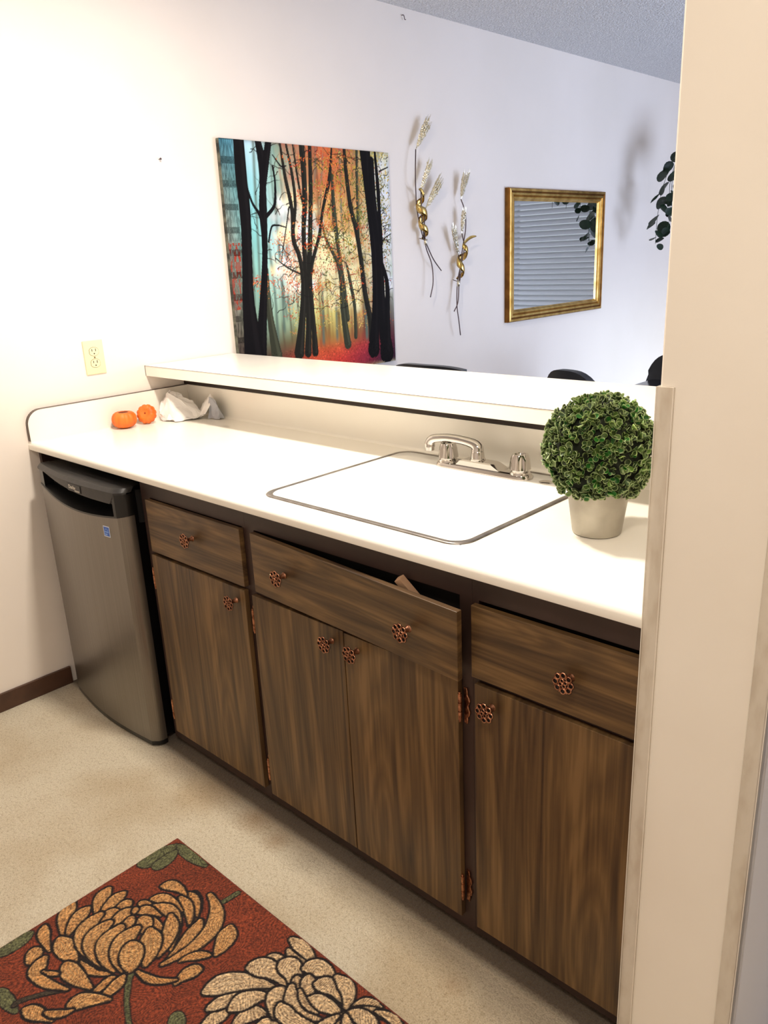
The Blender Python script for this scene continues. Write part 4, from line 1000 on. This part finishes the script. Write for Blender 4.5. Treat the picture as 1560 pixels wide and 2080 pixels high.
# the far misty stems
for _ in range(46):
    u = rp.uniform(.08, .98); w = rp.uniform(.0018, .005); b0 = rp.uniform(.12, .17); ph = rp.uniform(0, 6)
    P = np.array([(u+.012*math.sin(t*3+ph)+.003*math.sin(t*17+ph), b0+.86*t, w*(1-.4*t)) for t in np.linspace(0, 1, 420)])
    j = int(u*(NU-1))
    for q0 in range(0, 420, 20):
        q = P[q0:q0+22]; jj = min(NU-1, int(q[0, 1]*(NU-1))); stamp(img, q, img[jj, min(NU-1, j+5)]*.70+np.array(lin(70, 80, 70))*.12, U, V, .003)
for k, row in TRUNKS:
    if k == 1: trunk(k, row)
OR = [(226, 110, 50), (214, 80, 44), (236, 150, 70), (200, 60, 40)]; YE = [(214, 180, 60), (190, 160, 60), (230, 200, 110), (150, 140, 50)]; GR = [(70, 84, 40), (100, 110, 50), (120, 130, 60)]
dab(2600, (.30, .78), (.45, 1.0), OR+[(230, 170, 90)], .0015, .004, 12, .022); PALE = [(244, 240, 214), (250, 236, 180), (236, 244, 240)]
dab(380, (.26, .5), (.4, .8), PALE, .006, .016, 8, .03); dab(260, (.5, .75), (.3, .62), PALE[1:2]+[(255, 246, 190)], .006, .016, 8, .03); dab(900, (.88, 1.0), (.35, .95), [(232, 238, 250), (240, 236, 220)], .003, .008, 10, .02)
for _ in range(3): img = (img*2+np.roll(img, 2, 0)+np.roll(img, -2, 0)+np.roll(img, 2, 1)+np.roll(img, -2, 1)+np.roll(img, 4, 0)+np.roll(img, -4, 0))/8
dab(2400, (.55, 1.0), (.5, 1.0), YE+GR, .0015, .0038, 12, .022)
dab(900, (.28, .5), (.35, .62), OR, .0015, .003, 14, .03); dab(1500, (.3, .95), (.2, .5), OR+YE, .0012, .003, 12, .02)
twig(150, (.25, .98), (.3, .98), (70, 54, 40), .09)
for k, row in TRUNKS:
    if k == 2: trunk(k, row)
dab(1500, (.4, .95), (.3, .98), OR+YE, .0012, .003, 10, .02)
for k, row in TRUNKS:
    if k == 3: trunk(k, row)
twig(90, (.08, .98), (.3, .98), (34, 28, 26), .10); twig(40, (.85, .99), (.25, .9), (30, 24, 22), .08)
dab(700, (.35, .85), (.4, .98), OR, .0014, .0034, 12, .02); dab(200, (.1, .24), (.38, .47), OR, .0012, .003, 12, .02); dab(500, (.45, .98), (.45, .98), GR, .0014, .0034, 12, .02)
for k, row in TRUNKS:
    if k == 4: trunk(k, row)
# leaf litter
for _ in range(2600):
    u, v = rp.uniform(.16, 1), rp.uniform(0, .13) * (1 if rp.rand() < .8 else .8)
    j, i = int(v*(NU-1)), int(u*(NU-1)); stamp(img, [(u, v, rp.uniform(.0015, .0035))], img[j, i]*rp.uniform(.55, 1.5), U, V, .002)
# mirrored wrap strip along the left edge of the print
sw = int(.078*NU); st_ = img[:, sw:sw*2][:, ::-1].copy(); mirror_pat = rp.rand(NU//4+1, sw//2+1, 1)
pat = np.kron(mirror_pat, np.ones((4, 1, 1)))[:NU]
for _ in range(2): pat = (pat+np.roll(pat, 2, 0)+np.roll(pat, 1, 1)+np.roll(pat, -3, 0))/4
pat = np.clip((pat-.5)*2.2+.5, 0, 1); pat = np.concatenate([pat, pat[:, ::-1]], 1)[:, :sw]
vv = V[:, None, None]
basec = bil(pal, U, V, gu, gv)[:, :sw]
strip = basec*(.35+.8*pat)
red = np.array(lin(150, 60, 44)); m_ = ((vv > .33) & (vv < .60) & (pat > .55)); strip = np.where(m_, red*(.6+.6*pat), strip)
dkm = (np.sin(vv*70)*.5+.5 > .8) & (pat > .3); strip = np.where(dkm, strip*.35, strip)
lean = 0.026
for j in range(NU):
    w = int(sw*(1-.30*(1-V[j]))); img[j, :w] = strip[j, :w]
for k, row in TRUNKS[-1:]: trunk(k, row)
img *= 1.0
o = gridmesh('print', U, V, np.zeros((NU, NU)), img, M_PRINT, lambda u, v, h: np.stack([u*0+PD, u*(PYB-PYA)-(PYB-PYA)/2, v*(PZB-PZA)], -1)); o.parent = pic
bm = bmesh.new(); box(bm, .001, PD-.0004, PYA, PYB, PZA, PZB, bev=.001); build('stretcher_box', bm, noisy('canvas_side', (40, 44, 40), (110, 110, 96), 14, .7, stretch=(1, 1, 3)), pic)
# the picture hangs a touch out of level: its right side sits lower
pic.rotation_euler = (math.radians(-.2), 0, 0)

# ------------------------------------------------------------------ metal wheat wall ornaments
def ornament(D, label, seed):
    r_ = random.Random(seed)
    base = D['collar']; t = thing('wheat_ornament', (.0, base[0], base[1]), label, 'wall ornament', 'metal wheat ornaments')
    X = .035
    for s in D['stems']:
        bm = bmesh.new(); P = smoothpts([(X+.01*math.sin(i*1.3), q[0], q[1]) for i, q in enumerate(s)], 6); tube(bm, P, .0027, 6); build('stem', bm, M_STEMM, t, smooth=True)
    for (a, b_, w) in D['heads']:
        bm = bmesh.new(); A = Vector((X, a[0], a[1])); B = Vector((X+.012, b_[0], b_[1])); ax = (B-A).normalized(); L = (B-A).length
        side = ax.cross(Vector((1, 0, 0))).normalized(); out = Vector((1, 0, 0))
        for k in range(9):
            ang = 2*math.pi*k/9; sp = .30*w*(1 if k else 0); off = side*math.cos(ang)*sp*.85+out*math.sin(ang)*sp*.5
            off += side*(.15*w)
            e = A+ax*L*r_.uniform(.78, 1.0)+off
            tube(bm, [A, A.lerp(e, .5)+off*.12, e, e+ax*.012], [.0012, .0016, .0012, .0006], 5, 0)
            m_ = int(9+L*70)
            for q in range(m_):
                f = .16+.80*q/m_; p = A.lerp(e, f)+off*.12*math.sin(math.pi*f)
                s_ = .0042+.0028*math.sin(math.pi*f); rot = ax.to_track_quat('Z', 'Y').to_matrix().to_4x4()
                bmesh.ops.create_icosphere(bm, subdivisions=1, radius=s_, matrix=Matrix.Translation(p+Vector([r_.uniform(-.002, .002) for _ in range(3)])) @ rot @ Matrix.Rotation(r_.uniform(-.5, .5), 4, 'X') @ Matrix.Diagonal((.62, .62, 1.5, 1)))
        build('wheat_head', bm, M_SILVG, t, recalc=False)
    # foil leaf wound round the stems, ending in a free tip
    A = Vector((X+.004, *D['wind'][0])); B = Vector((X+.004, *D['wind'][1])); ax = (B-A); Ln = ax.length; ax.normalize()
    sd = ax.cross(Vector((1, 0, 0))).normalized(); L = []; n = 84
    for i in range(n+1):
        f = i/n; th = D['turns']*2*math.pi*f+D['ph']; r = .030*(1-.35*f)*(1 if f > .08 else .6+.4*f/.08)
        d = sd*math.cos(th)+Vector((1, 0, 0))*math.sin(th)*.75
        c = A+ax*Ln*f; w = .021*(math.sin(math.pi*min(1, f*.92+.08))**.45)
        L.append([c+d*r+ax*w*k+d*(.004*(1-k*k)) for k in (-1, -.4, .4, 1)])
    if D['tail']:
        T0 = [Vector(L[0][k]) for k in range(4)]; tip = Vector((X+.02, *D['tail'])); m_ = 12; pre = []
        for i in range(m_, 0, -1):
            f = i/m_; c = (T0[1]+T0[2])/2; c = c.lerp(tip, f)+Vector((0, 0, .012*math.sin(math.pi*f))); w = .013*(1-f)**.6+.001
            pre.append([c+Vector((.3, 0, 1)).normalized()*w*k for k in (-1, -.4, .4, 1)])
        L = pre+L
    bm = bmesh.new(); loft(bm, L, False); o = build('ribbon_leaf', bm, M_BRASS, t, smooth=True, recalc=True)
    sm = o.modifiers.new('thickness', 'SOLIDIFY'); sm.thickness = .0008
    bm = bmesh.new(); tube(bm, [(X, base[0]+.003, base[1]+.014), (X, base[0]-.001, base[1]-.014)], [.009, .007], 10); build('collar', bm, M_SILVG, t, smooth=True)
    bm = bmesh.new(); tube(bm, [(-.001, base[0], base[1]+.02), (X, base[0], base[1]+.01)], .002, 6); build('wall_pin', bm, M_STEMM, t)
ORN['A'].update(wind=((2.016, 1.70), (2.040, 1.515)), turns=2.4, ph=2.6, tail=(1.985, 1.735))
ORN['B'].update(wind=((2.345, 1.475), (2.306, 1.315)), turns=1.7, ph=.5, tail=(2.435, 1.520))
ornament(ORN['A'], 'gold metal wheat spray with curled leaf, higher one nearer the forest picture', 2)
ornament(ORN['B'], 'gold and silver metal wheat spray, lower one nearer the mirror', 5)

# ------------------------------------------------------------------ gilt mirror
MY0, MY1, MZ0, MZ1 = 2.768, 3.828, 1.052, 1.766
mr = thing('wall_mirror', (0, (MY0+MY1)/2, MZ0), 'rectangular wall mirror in a gold ridged frame', 'mirror')
prof = [(0, .001), (0, .026), (.004, .031), (.016, .033), (.019, .027), (.022, .027), (.026, .031), (.036, .031), (.040, .023), (.043, .023), (.047, .027), (.056, .024), (.060, .016), (.066, .013), (.066, .001)]
def ring(ins, x): return [(x, MY0+ins, MZ0+ins), (x, MY1-ins, MZ0+ins), (x, MY1-ins, MZ1-ins), (x, MY0+ins, MZ1-ins)]
bm = bmesh.new(); loft(bm, [ring(i, x) for i, x in prof])
for f in bm.faces:
    c = f.calc_center_median(); d_ = min(c.y-MY0, MY1-c.y, c.z-MZ0, MZ1-c.z)
    if d_ < .003 or .0165 < d_ < .0215 or .0405 < d_ < .0425: f.material_index = 1
build('frame', bm, [M_GOLD, M_GOLDB], mr)
bm = bmesh.new(); box(bm, .004, .012, MY0+.062, MY1-.062, MZ0+.062, MZ1-.062); build('mirror_glass', bm, M_MIRROR, mr)

# ------------------------------------------------------------------ blinds in the dining room window
bl_ = thing('window_blinds', (1.5, YB-.02, WZ1), 'closed white horizontal blinds seen reflected in the gold mirror', 'blinds')
bm = bmesh.new(); box(bm, WX0-.03, WX1+.03, YB-.05, YB-.005, WZ1-.01, WZ1+.04, bev=.003); build('headrail', bm, M_WHITE, bl_)
bm = bmesh.new(); P = [(-.025*math.cos(math.pi*k/6), .004*math.sin(math.pi*k/6)) for k in range(7)]
ang = math.radians(48); 
def rot2(a, b_): return (a*math.cos(ang)-b_*math.sin(ang), a*math.sin(ang)+b_*math.cos(ang))
PP = [rot2(a, b_) for a, b_ in P]+[rot2(a, b_-.0014) for a, b_ in reversed(P)]
loft(bm, [[(WX0-.02, YB-.028+y, 0+z_) for y, z_ in PP], [(WX1+.02, YB-.028+y, 0+z_) for y, z_ in PP]], True, True, True)
bmesh.ops.recalc_face_normals(bm, faces=bm.faces); bmesh.ops.translate(bm, verts=bm.verts, vec=(-1.5, -(YB-.02), 0))
sme = bpy.data.meshes.new('slat'); bm.to_mesh(sme); bm.free(); sme.materials.append(M_BLIND)
zz = WZ1-.035; k = 0
while zz > WZ0+.0:
    o = bpy.data.objects.new('slat', sme); COL.objects.link(o); o.parent = bl_; o.location = (0, 0, zz-WZ1); zz -= .043
bm = bmesh.new(); box(bm, WX0-.02, WX1+.02, YB-.045, YB-.012, zz+.008, zz+.03, bev=.003); build('bottom_rail', bm, M_WHITE, bl_)

# ------------------------------------------------------------------ trailing plant
hp = thing('hanging_plant', (.50, 4.32, ZC), 'dark green trailing plant hanging in the far corner of the dining room', 'plant')
px, py, pz = .50, 4.32, 2.02
bm = bmesh.new(); lathe(bm, [(.075, pz-.14), (.10, pz-.13), (.125, pz), (.128, pz+.004), (.118, pz+.004), (.112, pz-.02)], px, py, 24, cap1=False); lathe(bm, [(.112, pz-.02), (.01, pz-.018)], px, py, 24); build('pot', bm, M_POTB, hp, smooth=35)
bm = bmesh.new()
for a in (0, 2.1, 4.2): tube(bm, [(px+.12*math.cos(a), py+.12*math.sin(a), pz), (px, py, ZC-.03)], .0012, 5)
tube(bm, [(px, py, ZC-.03), (px, py, ZC)], .004, 8); build('hanger', bm, M_STEMM, hp)
bm = bmesh.new(); n = 14
P = []
for k in range(n):
    a = 2*math.pi*k/n; P.append((.5*math.sin(a)*(1-.12*math.cos(a)), .5-.5*math.cos(a)))
v0 = bm.verts.new((0, .45, -.05)); vs = [bm.verts.new((x*.92, y, .10*(x*x*4)+.05*y)) for x, y in P]
for i in range(n): bm.faces.new((vs[i], vs[(i+1) % n], v0))
lme = bpy.data.meshes.new('leaf'); bm.to_mesh(lme); bm.free(); lme.materials.append(M_DRKLEAF)
for p in lme.polygons: p.use_smooth = True
rv = random.Random(21)
vines = [[(px-.08, py-.05, pz), (.32, 4.19, 1.98), (.27, 4.13, 1.80), (.255, 4.10, 1.62), (.25, 4.10, 1.44)], [(px-.10, py, pz), (.32, 4.26, 2.0), (.28, 4.20, 1.82), (.30, 4.18, 1.62), (.29, 4.16, 1.48)],
         [(px-.06, py-.09, pz), (.36, 4.16, 1.98), (.33, 4.12, 1.84), (.34, 4.11, 1.66)], [(px, py-.11, pz), (.46, 4.16, 1.95), (.45, 4.12, 1.7)], [(px-.05, py+.1, pz), (.38, 4.40, 1.95), (.34, 4.38, 1.65)], [(px+.1, py, pz), (.66, 4.30, 1.95), (.66, 4.28, 1.72)]]
for vi, vn in enumerate(vines):
    P = smoothpts(vn, 8); bm = bmesh.new(); tube(bm, P, .0016, 5); build('vine', bm, M_STEMG, hp, smooth=True)
    nn = len(P); st = 2 if vi < 3 else 4
    for i in range(2, nn, st):
        s = rv.uniform(.065, .10)*(1 if i < nn-5 else .7); a = rv.uniform(0, 6.28); 
        p = P[i]; hd = Vector((math.cos(a), math.sin(a), rv.uniform(-1.5, -.4))).normalized()
        q = hd.to_track_quat('Y', 'Z').to_matrix().to_4x4()
        o = bpy.data.objects.new('leaf', lme); COL.objects.link(o); o.parent = hp
        o.matrix_local = Matrix.Translation(p+hd*.012-hp.location) @ q @ Matrix.Rotation(rv.uniform(-1.2, 1.2), 4, 'Y') @ Matrix.Scale(s, 4)

# ------------------------------------------------------------------ dining table and chairs
dt = thing('dining_table', (1.5, 2.5, 0), 'black dining table, its glossy corner showing behind the bar at far right', 'table')
bm = bmesh.new(); box(bm, .78, 2.0, 2.13, 3.02, .722, .752, bev=.003); build('tabletop', bm, M_BLACKGL, dt)
for x in (.88, 1.92):
    for y in (2.21, 2.94): bm = bmesh.new(); box(bm, x-.03, x+.03, y-.03, y+.03, 0, .722, bev=.003); build('leg', bm, M_BLACKGL, dt)
def chair(loc, rz, top, w, label, arch, lowtop=None):
    """upholstered dining chair; local +Y = towards the sitter's front"""
    t = thing('dining_chair', (loc[0], loc[1], 0), label, 'chair', 'black dining chairs beyond the bar')
    R4 = Matrix.Translation((loc[0], loc[1], 0)) @ Matrix.Rotation(rz, 4, 'Z')
    # back: curved shell
    bm = bmesh.new(); nx, nz = 17, 13; F = []; B = []
    for j in range(nz):
        z_ = .42+(top-.42)*j/(nz-1); rowf = []; rowb = []
        for i in range(nx):
            s = -1+2*i/(nx-1); f = j/(nz-1)
            hw = w/2*(.82+.18*math.sin(math.pi*min(1, f*1.1)))
            zt = z_-(arch*abs(s)**3.2)*f**2
            y = -.20-.06*f+.05*s*s
            rowf.append(bm.verts.new(R4 @ Vector((s*hw, y+.022, zt)))); rowb.append(bm.verts.new(R4 @ Vector((s*hw, y-.014, zt))))
        F.append(rowf); B.append(rowb)
    for j in range(nz-1):
        for i in range(nx-1):
            bm.faces.new((F[j][i], F[j][i+1], F[j+1][i+1], F[j+1][i])); bm.faces.new((B[j][i+1], B[j][i], B[j+1][i], B[j+1][i+1]))
        bm.faces.new((F[j][0], F[j+1][0], B[j+1][0], B[j][0])); bm.faces.new((F[j][-1], B[j][-1], B[j+1][-1], F[j+1][-1]))
    for i in range(nx-1):
        bm.faces.new((F[-1][i], F[-1][i+1], B[-1][i+1], B[-1][i])); bm.faces.new((F[0][i+1], F[0][i], B[0][i], B[0][i+1]))
    build('backrest', bm, M_LEATHER, t, smooth=60)
    bm = bmesh.new(); vs = box(bm, -w/2+.01, w/2-.01, -.18, .24, .40, .47, bev=.02); bmesh.ops.transform(bm, matrix=R4, verts=bm.verts); build('seat', bm, M_LEATHER, t, smooth=40)
    for sx_ in (-1, 1):
        for y0, y1 in ((.20, .23), (-.17, -.24)):
            bm = bmesh.new(); tube(bm, [R4 @ Vector((sx_*(w/2-.04), y0, .405)), R4 @ Vector((sx_*(w/2-.025), y1, 0))], [.018, .012], 8); build('leg', bm, M_BLACK, t, smooth=True)
chair((.385, 1.85), math.radians(0), .985, .46, 'black dining chair with straight top edge, below the forest picture', .018)
chair((1.15, 1.83), math.radians(-10), 1.008, .34, 'black dining chair with arched back, in front of the mirror', .11)
chair((.90, 3.32), math.radians(0), .885, .44, 'black dining chair with curved back beyond the table, at the far right', .10)
